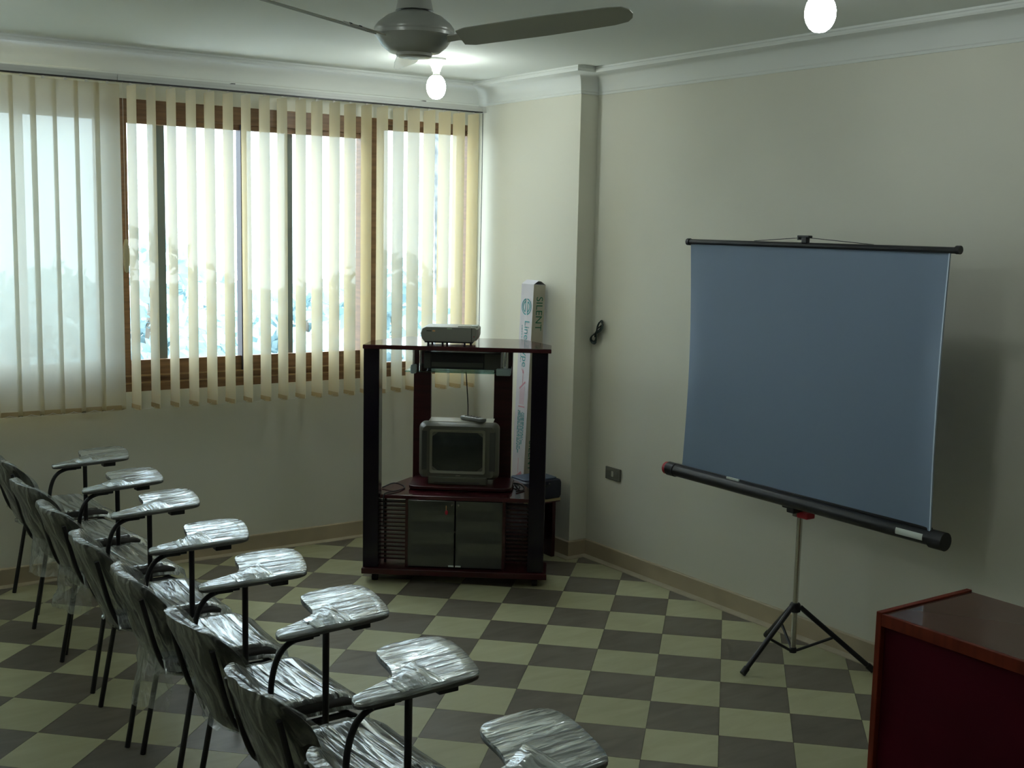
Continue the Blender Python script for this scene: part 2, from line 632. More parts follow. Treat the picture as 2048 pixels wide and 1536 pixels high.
w = MB()
w.box(XR, XR + 0.2, YF, YB, 0, ZC)
w.box(XP, XR, YP, YB, 0, ZC)
struct(w.build('wall_right', 'wall'), 'cream side wall with a shallow step near the window')
w = MB().box(XL - 0.2, XL, YF, YB, 0, ZC)
struct(w.build('wall_left', 'wall'), 'cream wall on the left, out of the picture')
struct(MB().box(XL - 0.2, XR + 0.2, YF - 0.2, YF, 0, ZC).build('wall_front', 'wall'), 'cream wall behind the viewer')
struct(MB().box(XL - 0.2, XR + 0.2, YF - 0.2, YB + 0.2, ZC, ZC + 0.15).build('ceiling', 'white'), 'plain off-white ceiling')

# cornice: a hollow curve from the wall up to the ceiling with a small bead at its edge
COVE = [(0.0, Z_COVE - 0.012), (0.008, Z_COVE - 0.012), (0.008, Z_COVE)]
for k in range(9):
    a = math.radians(90 * k / 8)
    COVE.append((0.012 + 0.085 * (1 - math.cos(a)), Z_COVE + 0.004 + 0.088 * math.sin(a)))
COVE += [(0.103, 2.784), (0.122, 2.784), (0.128, 2.792), (0.128, 2.800), (0.122, 2.806), (0.122, ZC + 0.001), (0.0, ZC + 0.001)]


def cove(path, inward, name, label):
    """path: plan points; inward: plan direction per point (already mitred)"""
    rings = []
    for (x, y), (ux, uy) in zip(path, inward):
        rings.append([Vector((x + ux * d, y + uy * d, z)) for d, z in COVE])
    return struct(MB().loft(rings).build(name, 'cove', smooth=35), label)


cove([(XL, YB), (XP, YB)], [(1, -1), (-1, -1)], 'trim_1', 'white hollow cornice above the window blinds')
cove([(XP, YB), (XP, YP), (XR, YP), (XR, YF)], [(-1, -1), (-1, -1), (-1, -1), (-1, 1)], 'trim_2',
     'white hollow cornice along the right wall, stepping round the pillar')


def skirting(pts, nrm, name, label):
    lo, hi = 0.0, 0.092
    m = MB()
    rings = []
    for (x, y), (ux, uy) in zip(pts, nrm):
        rings.append([Vector((x + ux * d, y + uy * d, z)) for d, z in
                      ((0, lo), (0.017, lo), (0.017, hi - 0.004), (0.013, hi), (0, hi))])
    m.loft(rings)
    o = struct(m.build(name, 'skirt'), label)
    m = MB()
    rings = []
    for (x, y), (ux, uy) in zip(pts, nrm):
        rings.append([Vector((x + ux * d, y + uy * d, z)) for d, z in ((0.015, -0.003), (0.068, -0.003), (0.066, 0.004), (0.015, 0.005))])
    m.loft(rings)
    m.build('mortar_strip', 'strip', o)
    return o


skirting([(XL, YB), (XP, YB)], [(1, -1), (-1, -1)], 'baseboard_back', 'beige stone skirting under the window wall')
skirting([(XP, YB), (XP, YP), (XR, YP), (XR, YF)], [(-1, -1), (-1, -1), (-1, -1), (-1, 1)], 'baseboard_right',
         'beige stone skirting along the right wall')


# ------------------------------------------------------------------ windows
def window(name, label, x0, x1, panes, zb, zt, mulls):
    """brown frame filling x0..x1; panes: list of (xa, xb); mulls: brown uprights (xa, xb)"""
    yf, yb = YB + 0.012, YB + 0.085
    m = MB()
    m.box(x0, x1, yf, yb, zt, WZ1)                               # head
    m.box(x0, x1, yf + 0.004, yf + 0.01, WZ1 - 0.055, WZ1 - 0.05)
    m.box(x0, x1, yf - 0.006, yb, WZ0, WZ0 + 0.042)              # bottom track, stepped
    m.box(x0, x1, yf + 0.012, yb, WZ0 + 0.042, WZ0 + 0.072)
    m.box(x0, x1, yf - 0.002, yb, WZ0 + 0.072, WZ0 + 0.082)
    o = struct(m.build(name, 'frame'), label)
    for zl in (WZ0 + 0.043, WZ0 + 0.083):
        MB().box(x0, x1, yf - 0.004, yf + 0.006, zl, zl + 0.007).build('track_ledge', 'frame_light', o)
    for a, b, *mm in mulls:
        MB().box(a, b, yf + 0.002, yb, WZ0 + 0.08, WZ1 - 0.001).build('mullion', mm[0] if mm else 'frame', o)
    for a, b in panes:
        MB().box(a, b, yf + 0.016, yf + 0.05, WZ0 + 0.081, zb).build('sash_rail', 'frame', o)
        MB().box(a, b, yf + 0.016, yf + 0.05, zt - 0.03, zt - 0.001).build('sash_rail', 'frame', o)
        g = MB()
        g.poly([(a, yf + 0.032, zb), (b, yf + 0.032, zb), (b, yf + 0.032, zt - 0.03), (a, yf + 0.032, zt - 0.03)])
        g.build('window_pane', 'glass', o)
    return o


window('window_1', 'brown framed window behind the closed blind on the left', WX0, -2.06,
       [(-4.25, -3.40), (-3.36, -2.56), (-2.51, -2.145)], 1.155, 2.475, [(WX0, -4.25), (-3.40, -3.36), (-2.56, -2.51), (-2.145, -2.06)])
w2 = window('window_2', 'brown framed sliding window seen between the open blind slats', -2.06, -0.51,
            [(-1.985, -1.345), (-1.309, -0.582)], 1.155, 2.465, [(-2.06, -1.985), (-1.345, -1.309, 'alu_dark'), (-0.582, -0.51)])
MB().box(-1.808, -1.752, YB + 0.10, YB + 0.13, 1.06, 2.5, 0.003).build('screen_stile', 'alu_grey', w2)
MB().box(-1.030, -0.990, YB + 0.10, YB + 0.13, 1.06, 2.5, 0.003).build('screen_stile', 'alu_grey', w2)
window('window_3', 'brown framed window pane next to the room corner', -0.51, WX1,
       [(-0.428, 0.175)], 1.071, 2.525, [(-0.51, -0.428), (0.175, WX1)])

# ------------------------------------------------------------------ vertical blinds
Y_SLAT = 1.68
Z_RAIL0, Z_RAIL1 = 2.632, 2.664
Z_SL0, Z_SL1 = 0.902, 2.618


def slat_mesh(width, bow=0.006):
    """one cloth slat: a bowed strip hanging along z, width along local x; folded weight pocket at the foot"""
    m = MB()
    n = 6
    zs = [Z_SL0, Z_SL0 + 0.008, Z_SL0 + 0.035, Z_SL0 + 0.05, 1.3, 1.8, 2.3, Z_SL1 - 0.006, Z_SL1]
    rows = []
    for z in zs:
        r = []
        for k in range(n + 1):
            t = -1 + 2 * k / n
            zz = z + (0.014 * abs(t) ** 4 if z == Z_SL0 else 0)
            wd = width * (0.5 if z < Z_SL1 - 0.001 else 0.47)
            r.append(Vector((t * wd, bow * (1 - t * t), zz)))
        rows.append(r)
    m.loft(rows, False, False, closed=False)
    return m


def vertical_blind(label, xa, xb, centers, angle, jitter, width):
    t = thing('vertical_blind', label, 'blind', ((xa + xb) / 2, Y_SLAT, Z_RAIL0 - 0.0), 0, 'vertical blinds on the window wall')
    ox, oy, oz = t.location
    m = MB().box(xa - ox, xb - ox, -0.022, 0.022, 0, Z_RAIL1 - Z_RAIL0, 0.004)
    m.box(xa - ox, xb - ox, -0.026, -0.020, (Z_RAIL1 - Z_RAIL0) * 0.55, Z_RAIL1 - Z_RAIL0 + 0.003)
    m.build('head_rail', 'rail', t)
    MB().box(xa - ox, xb - ox, -0.0275, 0.01, -0.0035, 0.0025).build('rail_shadow_strip', 'black_plastic', t)  # shadow line under the rail, built in as a black strip
    me = None
    clipme = None
    wme = None
    for i, cx in enumerate(centers):
        if me is None:
            o = slat_mesh(width).build('slat', 'blind', t, smooth=40)
            me = o.data
        else:
            o = bpy.data.objects.new('slat', me)
            COL.objects.link(o)
            o.parent = t
        o.location = (cx - ox, -0.0, -oz)
        o.rotation_euler = (random.uniform(-1, 1) * 0.002, random.uniform(-1, 1) * 0.0015, angle + random.uniform(-jitter, jitter))
        if wme is None:
            wt = MB().box(-width * 0.44, width * 0.44, 0.0035, 0.0065, Z_SL0 + 0.006, Z_SL0 + 0.030, 0.001).build('foot_weight', 'weight', o)
            wme = wt.data
        else:
            wt = bpy.data.objects.new('foot_weight', wme)
            COL.objects.link(wt)
            wt.parent = o
        if clipme is None:
            c = MB().box(-0.006, 0.006, -0.003, 0.003, -0.016, 0.002).build('hanger', 'clip', t)
            clipme = c.data
        else:
            c = bpy.data.objects.new('hanger', clipme)
            COL.objects.link(c)
            c.parent = t
        c.location = (cx - ox, 0, 0)
    # bead chain linking the slat feet
    pts = []
    zf = Z_SL0 + 0.012 - oz
    cs = sorted(centers)
    for a, b in zip(cs, cs[1:]):
        for k in range(5):
            u = k / 5
            pts.append((a + (b - a) * u - ox, 0.0, zf - 0.012 * math.sin(PI * u)))
    pts.append((cs[-1] - ox, 0.0, zf))
    MB().tube(pts, 0.0012, 5).build('foot_chain', 'clip', t)
    # wall brackets
    for bx in ((-1.44, -0.23) if xb > 0 else (-3.6, -2.9)):
        b = MB().box(bx - ox - 0.010, bx - ox + 0.010, -0.02, YB - Y_SLAT, Z_RAIL1 - Z_RAIL0 - 0.004, Z_RAIL1 - Z_RAIL0 + 0.008)
        b.build('bracket', 'black_plastic', t)
    return t


closed = [-2.117 - 0.1055 * k for k in range(0, 20)]
vb1 = vertical_blind('closed cream vertical blind covering the left part of the window', -4.25, -2.072, closed, math.radians(-3.5), 0.02, 0.127)
vb2 = vertical_blind('cream vertical blind with slats turned open, right of the closed one', -2.068, 0.19,
                     [-1.998 + 0.1066 * i for i in range(21)], math.radians(96), 0.05, 0.118)
# pull-cord weight hanging at the side of the closed blind
m = MB().lathe([(0.001, -0.09), (0.011, -0.08), (0.016, -0.04), (0.017, 0.0), (0.015, 0.05), (0.009, 0.085), (0.002, 0.09)], 12,
               Matrix.Translation((-2.045 + (4.25 + 2.072) / 2, -0.03, 1.73 - Z_RAIL0)))
m.build('cord_weight', 'blind', vb1, smooth=60)
MB().tube([(-2.045 + (4.25 + 2.072) / 2, -0.03, 1.82 - Z_RAIL0), (-2.045 + (4.25 + 2.072) / 2, -0.02, -0.001)], 0.0012, 5).build('pull_cord', 'clip', vb1)
# pull cord at the corner end of the open blind
oxx = (-2.068 + 0.19) / 2
MB().tube([(0.197 - oxx, -0.01, 0.012), (0.197 - oxx, -0.012, -0.4), (0.195 - oxx, -0.012, -1.30), (0.193 - oxx, -0.015, -1.62)], 0.0022, 6).build('pull_cord', 'cable', vb2)
MB().box(0.185 - oxx, 0.212 - oxx, -0.03, 0.024, -0.004, 0.036, 0.004).build('rail_end_cap', 'rail', vb2)


# ------------------------------------------------------------------ outdoors, seen over-bright through the panes
tag(MB().box(-70, 120, YB + 12, 190, -9.6, -9.5).build('street_ground', 'ground'), 'pale ground far below the windows', 'ground')


def tree(x, y, top, r, leafm, label):
    t = thing('tree', label, 'tree', (x, y, -9.5), random.uniform(0, 6), 'trees outside the window')
    h = top + 9.5
    trunk = MB().tube(smooth_path([(0, 0, 0), (0.2, 0.1, h * 0.35), (0.1, -0.1, h * 0.7), (0, 0, h * 0.9)], 4), [0.28 - 0.014 * k for k in range(13)], 8)
    trunk.build('trunk', 'bark', t, smooth=60)
    m = MB()
    blobs = [(Vector((random.gauss(0, 0.40) * r, random.gauss(0, 0.40) * r, h - r * random.uniform(0.45, 2.6))), r * random.uniform(0.35, 0.6)) for _ in range(13)]
    blobs.append((Vector((0, 0, h - r * 0.55)), r * 0.55))
    for c, br in blobs:
        for _ in range(85):
            d = Vector((random.gauss(0, 1), random.gauss(0, 1), random.gauss(0, 1))).normalized()
            p = c + d * br * random.uniform(0.6, 1.0)
            s = random.uniform(0.12, 0.28)
            a = Vector((random.gauss(0, 1), random.gauss(0, 1), random.gauss(0, 1))).normalized()
            b = a.orthogonal().normalized()
            cc = a.cross(b)
            m.poly([p + b * s, p + cc * s * 0.55, p - b * s, p - cc * s * 0.55])
    m.build('crown', leafm, t)
    return t


spots = [(76.5, 21, 1.25, 1.7, 0, 'leafy tree seen just right of the closed blind'),
         (72.0, 27, 1.75, 1.7, 1, 'tallest leafy tree, beyond the left open slats'),
         (68.6, 22, 0.9, 1.6, 0, 'rounded leafy tree beyond the dark window mullion'),
         (65.2, 31, 0.6, 1.6, 1, 'pale leafy tree behind the middle of the open blind'),
         (60.9, 23, 1.5, 1.5, 1, 'dark leafy tree outside the corner window pane'),
         (57.0, 30, 0.7, 1.8, 0, 'leafy tree farthest right, beyond the projector'),
         (81.5, 26, 1.0, 1.9, 0, 'leafy tree outside behind the closed blind')]
spots = [(CAM_LOC.x + d * math.cos(math.radians(az)), CAM_LOC.y + d * math.sin(math.radians(az)), tp, r, lm, lb) for az, d, tp, r, lm, lb in spots]
for x, y, top, r, lm, lb in spots:
    tree(x, y, top, r, ('leaf_a', 'leaf_b')[lm], lb)

tag(MB().tube([(0.853, 3.3, 1.39), (0.841, 3.3, 2.2), (0.836, 3.3, 4.5)], 0.014, 8).build('outdoor_cable', 'pipe', smooth=60),
    'thin grey speckled cable hanging outside the corner window pane', 'cable')


# ------------------------------------------------------------------ wall fittings
t = thing('switch_plate', 'grey rectangular switch plate low on the right wall', 'switch', (XR, 0.489, 0.528))
MB().box(-0.010, 0.0, -0.066, 0.066, -0.036, 0.036, 0.003).build('plate', 'outlet', t)
MB().box(-0.013, -0.009, -0.008, 0.008, -0.016, 0.016, 0.001).build('key', 'outlet_key', t)
MB().box(-0.012, -0.009, -0.050, -0.020, -0.018, 0.018, 0.001).build('blank_module', 'outlet', t)
MB().box(-0.012, -0.009, 0.020, 0.050, -0.018, 0.018, 0.001).build('blank_module', 'outlet', t)

t = thing('cable_bundle', 'small coiled bundle of dark cable hanging on the right wall', 'cable', (XR, 0.655, 1.335))
for k in range(4):
    pts = []
    for q in range(25):
        a = 2 * PI * q / 24
        u = 0.075 * math.cos(a)
        v = (0.016 + 0.003 * k) * math.sin(2 * a) + (k - 1.5) * 0.006
        ca, sa = math.cos(-0.62), math.sin(-0.62)
        pts.append((-0.014 - 0.005 * k - 0.004 * math.sin(3 * a), -(v * ca - u * sa), v * sa + u * ca))
    MB().tube(pts, 0.0035, 6).build('cable_loop', 'cable', t, smooth=60)
MB().tube([(-0.002, -0.03, 0.045), (-0.03, -0.012, 0.02), (-0.034, 0.0, -0.01), (-0.02, 0.02, -0.03)], 0.0045, 6).build('cable_tie', 'cable_black', t, smooth=60)

# ------------------------------------------------------------------ ceiling lamps
def bulb_lamp(loc, label):
    t = thing('ceiling_bulb', label, 'lamp', loc, 0, 'bare ceiling bulbs')
    MB().lathe([(0.052, 0.0), (0.054, -0.010), (0.046, -0.016), (0.030, -0.045), (0.024, -0.060), (0.023, -0.068)], 24).build('lamp_holder', 'socket', t, smooth=40)
    MB().lathe([(0.018, -0.066), (0.019, -0.086), (0.026, -0.092)], 20).build('bulb_collar', 'socket', t, smooth=40)
    prof = [(0.020, -0.088)]
    for k in range(1, 9):
        a = PI * (0.12 + 0.88 * k / 8)
        prof.append((max(0.0005, 0.053 * math.sin(a) ** 0.9 if math.sin(a) > 0 else 0.0005), -0.150 + 0.066 * math.cos(a)))
    MB().lathe(prof, 16).build('bulb', 'bulb', t, smooth=180)
    return t


bulb_lamp((-0.576, 0.950, ZC), 'lit bare bulb on the ceiling behind the fan hub')
bulb_lamp((-0.735, -1.850, ZC), 'lit bare bulb at the top edge near the right wall')
bulb_lamp((-3.45, 0.80, ZC), 'unseen bare bulb added as fill over the far chairs, left of the picture')  # unseen bulb added to brighten the left ceiling and window wall
bulb_lamp((-3.45, -1.90, ZC), 'unseen bare bulb added as fill over the near chairs, above the picture')  # unseen bulb added as fill for the wall beside the screen

# ------------------------------------------------------------------ ceiling fan
FAN = Vector((-1.965, -1.23, 2.54))
fan = thing('ceiling_fan', 'grey three-bladed ceiling fan hanging near the lit bulb', 'fan', FAN)
# the rotor hangs a few degrees out of true, and its blades lift slightly
ROTOR = Matrix.Rotation(math.radians(1.4), 4, Vector((0.454, 0.891, 0))) @ Matrix.Rotation(math.radians(-3), 4, Vector((0.868, -0.497, 0)))
MB().lathe([(0.050, ZC - FAN.z), (0.052, 0.115), (0.060, 0.075), (0.062, 0.070), (0.030, 0.072)], 28).build('canopy_cup', 'fan_dark', fan, smooth=40)
MB().tube([(0, 0, 0.03), (0, 0, ZC - FAN.z)], 0.014, 12).build('down_rod', 'fan_dark', fan, smooth=60)
MB().lathe([(0.030, 0.074), (0.050, 0.068), (0.090, 0.052), (0.118, 0.030), (0.130, 0.014), (0.131, 0.004), (0.128, -0.002)], 40).build('motor_top', 'fan_dark', fan, smooth=40)
MB().lathe([(0.129, 0.0), (0.129, -0.010), (0.122, -0.018), (0.106, -0.042), (0.082, -0.062), (0.055, -0.066), (0.02, -0.067)], 40).build('motor_bottom', 'fan_dark', fan, smooth=40)
MB().lathe([(0.060, -0.060), (0.058, -0.074), (0.050, -0.078), (0.010, -0.079)], 28).build('bottom_cap', 'fan_white', fan, smooth=40)
for k in range(3):
    a = math.radians(63 + 120 * k)
    Rz = Matrix.Translation((0, 0, -0.035)) @ ROTOR @ Matrix.Rotation(a, 4, 'Z') @ Matrix.Rotation(math.radians(-4.8), 4, 'Y')
    Tw = Rz @ Matrix.Rotation(math.radians(-20), 4, 'X') @ Matrix.Diagonal((1, 0.84, 1, 1))
    out = [(0.165, -0.046), (0.20, -0.058), (0.45, -0.062), (0.67, -0.055), (0.715, -0.047), (0.735, -0.025), (0.74, 0.0),
           (0.733, 0.025), (0.715, 0.045), (0.67, 0.055), (0.45, 0.062), (0.20, 0.058), (0.165, 0.046)]
    MB().prism(out, -0.0015, 0.0015, 0, Tw).build('blade', 'fan_blade', fan)
    br = MB()
    br.prism([(0.10, -0.022), (0.155, -0.018), (0.19, -0.034), (0.255, -0.028), (0.255, 0.028), (0.19, 0.034), (0.155, 0.018), (0.10, 0.022)], 0.0015, 0.006, 0, Tw)
    ob = br.build('blade_bracket', 'fan_white', fan)
    for sx in (0.205, 0.240):
        MB().lathe([(0.006, 0.0055), (0.006, 0.006), (0.005, 0.0085)], 10, Tw @ Matrix.Translation((sx, 0, 0))).build('screw', 'black_metal', ob)

# ------------------------------------------------------------------ TV stand
SO = Vector((-0.638, 0.596, 0))
SR = math.radians(-37.71)
st = thing('tv_stand', 'tall dark mahogany television stand on castors by the corner', 'tv stand', SO, SR)


def plan(front, side, back, d0=-0.034, d1=0.19, d2=0.50):
    return [(-front, d0), (front, d0), (side, d1), (back, d2), (-back, d2), (-side, d1)]


MB().prism(plan(0.497, 0.493, 0.325), 1.272, 1.295, 0.004).build('top_board', 'mahogany_top', st)
MB().prism(plan(0.500, 0.496, 0.325, -0.03), 0.050, 0.083, 0.004).build('base_board', 'mahogany', st)
MB().prism(plan(0.408, 0.440, 0.310, 0.012, 0.14, 0.485), 0.460, 0.482, 0.003).build('middle_shelf', 'mahogany_top', st)
for x0, x1 in ((-0.497, -0.413), (0.395, 0.480)):
    MB().box(x0, x1, -0.008, 0.100, 0.083, 1.272, 0.004).build('front_post', 'near_black', st)
for x0, x1 in ((-0.290, -0.190), (0.168, 0.272)):
    MB().box(x0, x1, 0.440, 0.480, 0.083, 1.272, 0.004).build('rear_post', 'mahogany', st)
for x in (-0.262, 0.262):
    MB().box(x - 0.009, x + 0.009, 0.022, 0.440, 0.083, 0.460).build('side_panel', 'mahogany', st)
MB().box(-0.262, 0.262, 0.425, 0.436, 0.083, 0.460).build('back_panel', 'near_black', st)
MB().box(-0.252, 0.252, 0.06, 0.42, 0.268, 0.282).build('inner_shelf', 'mahogany', st)
for s in (-1, 1):
    dr = MB().box(min(s * 0.004, s * 0.255), max(s * 0.004, s * 0.255), 0.014, 0.020, 0.090, 0.456, 0.001).build('glass_door', 'smoke_glass', st)
    dr['label'] = 'smoked glass door'
    MB().box(min(s * 0.004, s * 0.034), max(s * 0.004, s * 0.034), 0.009, 0.0145, 0.093, 0.101, 0.001).build('door_catch', 'white_sticker', dr)
    MB().lathe([(0.006, 0), (0.007, 0.006), (0.004, 0.010)], 12, Matrix.Translation((s * 0.018, 0.014, 0.435)) @ Matrix.Rotation(PI / 2, 4, 'X')).build('door_knob', 'chrome', dr)
for s in (-1, 1):
    for k in range(15):
        z = 0.105 + k * 0.0225
        MB().box(min(s * 0.271, s * 0.425), max(s * 0.271, s * 0.425), 0.085, 0.135, z, z + 0.0085).build('rack_slat', 'mahogany', st)
    MB().box(s * 0.392 - 0.006, s * 0.392 + 0.006, 0.10, 0.13, 0.083, 0.460).build('rack_upright', 'near_black', st)
for cx, cy in ((-0.435, 0.03), (0.435, 0.03), (-0.25, 0.43), (0.25, 0.43)):
    c = MB().box(cx - 0.012, cx + 0.012, cy - 0.012, cy + 0.012, 0.036, 0.050).build('castor', 'black_metal', st)
    MB().lathe([(0.010, -0.016), (0.021, -0.015), (0.022, 0.0), (0.021, 0.015), (0.010, 0.016)], 18,
               Matrix.Translation((cx, cy, 0.0225)) @ Matrix.Rotation(PI / 2, 4, 'Y')).build('wheel', 'black_plastic', c, smooth=40)
# hanging glass shelf under the top board
sh = MB().prism([(-0.282, 0.03), (0.285, 0.03), (0.27, 0.36), (-0.27, 0.36)], 1.148, 1.156, 0.001).build('hanging_shelf', 'clear_shelf', st)
for hx in (-0.238, 0.243, 0.262):
    MB().tube([(hx, 0.055, 1.15), (hx, 0.055, 1.272)], 0.006, 10).build('shelf_rod', 'chrome', sh, smooth=60)
for hx in (-0.238, 0.24):
    MB().tube([(hx, 0.33, 1.15), (hx, 0.33, 1.272)], 0.006, 10).build('shelf_rod', 'chrome', sh, smooth=60)
MB().box(-0.252, -0.224, 0.026, 0.085, 1.140, 1.186, 0.006).build('shelf_clip', 'pale_clip', sh)
MB().box(0.205, 0.282, 0.026, 0.085, 1.140, 1.176, 0.006).build('shelf_clip', 'pale_clip', sh)
# key with a red tag hanging in the left door
kt = MB().box(-0.050, -0.047, 0.008, 0.0125, 0.408, 0.432).build('key_string', 'orange', st)
MB().lathe([(0.003, -0.014), (0.0085, -0.006), (0.0085, 0.004), (0.004, 0.012)], 10, Matrix.Translation((-0.046, 0.005, 0.396))).build('red_key_tag', 'red', st, smooth=60)


def in_stand(x, y, z):
    return SO + Vector((x * math.cos(SR) - y * math.sin(SR), x * math.sin(SR) + y * math.cos(SR), z))


# recorder on the hanging shelf
vc = thing('video_recorder', 'black video recorder on the hanging glass shelf', 'recorder', in_stand(0.022, 0.06, 1.157), SR)
MB().box(-0.205, 0.205, 0.004, 0.27, 0.008, 0.098, 0.003).build('casing', 'vcr', vc)
MB().box(-0.205, -0.172, 0.0, 0.005, 0.012, 0.094, 0.001).build('end_panel', 'vcr_grey', vc)
MB().box(0.118, 0.205, 0.0, 0.005, 0.012, 0.094, 0.001).build('control_panel', 'vcr_grey', vc)
MB().box(-0.165, 0.110, 0.001, 0.005, 0.052, 0.090, 0.001).build('tape_flap', 'black_plastic', vc)
MB().box(-0.165, 0.110, 0.001, 0.005, 0.020, 0.044, 0.001).build('display_strip', 'vcr_grey', vc)
for fx in (-0.18, 0.18):
    for fy in (0.03, 0.24):
        MB().lathe([(0.012, 0), (0.012, 0.009)], 12, Matrix.Translation((fx, fy, -0.0))).build('foot', 'black_plastic', vc)

# swivel board and television
sw = thing('swivel_board', 'low dark mahogany swivel board under the television', 'board', in_stand(0.01, 0.25, 0.482), SR)
MB().prism(rrect(-0.285, 0.285, -0.12, 0.185, 0.05), 0.008, 0.026, 0.003).build('board', 'mahogany', sw)
MB().lathe([(0.11, 0.0), (0.11, 0.008)], 28).build('turntable_ring', 'black_plastic', sw)

tv = thing('television', 'small silver-grey tube television on the stand shelf', 'television', in_stand(-0.006, 0.20, 0.508), SR)


def ring_rr(hw, z0, z1, r, y, n=5):
    return [Vector((x, y, z)) for x, z in rrect(-hw, hw, z0, z1, r, n)]


m = MB()
m.loft([ring_rr(0.196, 0.040, 0.324, 0.022, 0.0), ring_rr(0.216, 0.030, 0.334, 0.030, 0.020), ring_rr(0.223, 0.022, 0.340, 0.034, 0.055), ring_rr(0.222, 0.022, 0.340, 0.034, 0.085),
        ring_rr(0.212, 0.026, 0.332, 0.04, 0.095)])
m.build('front_bezel', 'tv_silver', tv, smooth=35)
m = MB()
m.loft([ring_rr(0.205, 0.020, 0.330, 0.04, 0.09), ring_rr(0.190, 0.020, 0.320, 0.04, 0.16), ring_rr(0.14, 0.030, 0.27, 0.04, 0.27), ring_rr(0.09, 0.04, 0.20, 0.03, 0.33)])
m.build('rear_housing', 'tv_dark', tv, smooth=35)
m = MB()
rim = []
o_ = rrect(-0.158, 0.148, 0.062, 0.306, 0.012, 5)
i_ = rrect(-0.145, 0.135, 0.076, 0.292, 0.010, 5)
for (a, b), (c, d) in zip(o_, i_):
    rim.append(([a, -0.008, b], [c, -0.002, d], [c, 0.006, d], [a, 0.006, b]))
m.loft([[Vector(p) for p in r] for r in rim] + [[Vector(p) for p in rim[0]]], False, False)
m.build('screen_rim', 'tv_silver_light', tv, smooth=30)
m = MB()
rows = []
for q in range(9):
    v = -1 + 2 * q / 8
    rows.append([Vector((-0.005 + 0.139 * u, 0.002 - 0.010 * (1 - 0.5 * u * u - 0.5 * v * v), 0.184 + 0.107 * v)) for u in [-1 + 2 * k / 10 for k in range(11)]])
m.loft(rows, False, False, closed=False)
m.build('picture_tube', 'tv_glass', tv, smooth=180)
for s in (-1, 1):
    MB().box(s * 0.187 - 0.017 - (0.003 if s > 0 else 0), s * 0.187 + 0.017, -0.0006, 0.03, 0.075, 0.300, 0.006).build('speaker_grille', 'tv_dark', tv)
MB().box(-0.165, 0.160, -0.012, 0.06, 0.0, 0.044, 0.006).build('lower_panel', 'tv_silver', tv)
MB().box(-0.130, 0.120, -0.014, -0.010, 0.010, 0.016).build('panel_groove', 'tv_dark', tv)
MB().box(-0.012, 0.012, -0.0105, -0.004, 0.048, 0.054).build('maker_badge', 'tv_silver_light', tv)
m = MB()
m.box(-0.175, 0.185, 0.055, 0.20, 0.3395, 0.342, 0.001)
m.build('top_plate', 'tv_silver_light', tv)

rc = thing('remote_control', 'grey remote control lying on top of the television', 'remote', in_stand(0.065, 0.305, 0.852), SR + math.radians(-38))
MB().prism(rrect(-0.085, 0.085, -0.024, 0.024, 0.016), 0.0, 0.020, 0.006).build('shell', 'remote', rc, smooth=40)
for a in range(5):
    for b in range(3):
        MB().lathe([(0.004, 0.019), (0.004, 0.022), (0.003, 0.0225)], 8, Matrix.Translation((-0.05 + a * 0.022, -0.013 + b * 0.013, 0))).build('button', 'tv_dark', rc)

tag(MB().tube(smooth_path([in_stand(0.012, 0.30, 1.162), in_stand(0.014, 0.352, 1.145), in_stand(0.020, 0.365, 1.05), in_stand(0.028, 0.37, 0.93), in_stand(0.030, 0.365, 0.845), in_stand(0.03, 0.50, 0.70)], 6), 0.003, 7)
    .build('aerial_cable', 'cable_black', smooth=60), 'thin black cable hanging from the recorder shelf to the television', 'cable')
tag(MB().tube(smooth_path([in_stand(-0.42, 0.16, 0.4875), in_stand(-0.36, 0.20, 0.505), in_stand(-0.30, 0.19, 0.4875), in_stand(-0.32, 0.10, 0.4875), in_stand(-0.37, 0.04, 0.4875),
                           in_stand(-0.385, -0.004, 0.478), in_stand(-0.385, 0.0, 0.40), in_stand(-0.39, 0.02, 0.30)], 6), 0.0035, 7)
    .build('power_cable', 'cable_black', smooth=60), 'black power cable looping over the left edge of the stand shelf', 'cable')
tag(MB().tube(smooth_path([in_stand(0.24, 0.36, 0.4875), in_stand(0.33, 0.30, 0.50), in_stand(0.36, 0.22, 0.4875), in_stand(0.32, 0.16, 0.4875), in_stand(0.335, 0.24, 0.497), in_stand(0.30, 0.38, 0.4875)], 6), 0.004, 7)
    .build('power_cable', 'cable_black', smooth=60), 'black power cable coiled right of the television', 'cable')

# projector on top of the stand
pj = thing('projector', 'pale grey projector on top of the television stand', 'projector', in_stand(-0.048, 0.02, 1.295), SR)
m = MB()
prof = [(-0.134, 0.020), (0.120, 0.020), (0.146, 0.030), (0.152, 0.050), (0.152, 0.088), (0.142, 0.098), (0.02, 0.099), (-0.125, 0.098), (-0.146, 0.088), (-0.153, 0.062), (-0.148, 0.036)]
rings = []
for y, s in ((0.0, 0.965), (0.012, 1.0), (0.20, 1.0), (0.225, 0.95)):
    rings.append([Vector((x * s, y, 0.06 + (z - 0.06) * s)) for x, z in prof])
m.loft(rings)
m.build('shell', 'proj', pj, smooth=30)
MB().box(-0.130, 0.125, 0.012, 0.21, 0.013, 0.0205).build('base_tray', 'proj_dark', pj)
for fx, fy in ((-0.112, 0.02), (-0.035, 0.02), (-0.012, 0.03), (0.082, 0.02), (-0.11, 0.19), (0.10, 0.19)):
    MB().lathe([(0.006, 0.0), (0.006, 0.014)], 10, Matrix.Translation((fx, fy, 0))).build('foot', 'proj_dark', pj)
MB().box(0.045, 0.115, 0.02, 0.12, 0.098, 0.103, 0.002).build('control_cover', 'proj', pj)
MB().box(0.115, 0.150, 0.03, 0.08, 0.096, 0.106, 0.003).build('focus_ring', 'white_sticker', pj)
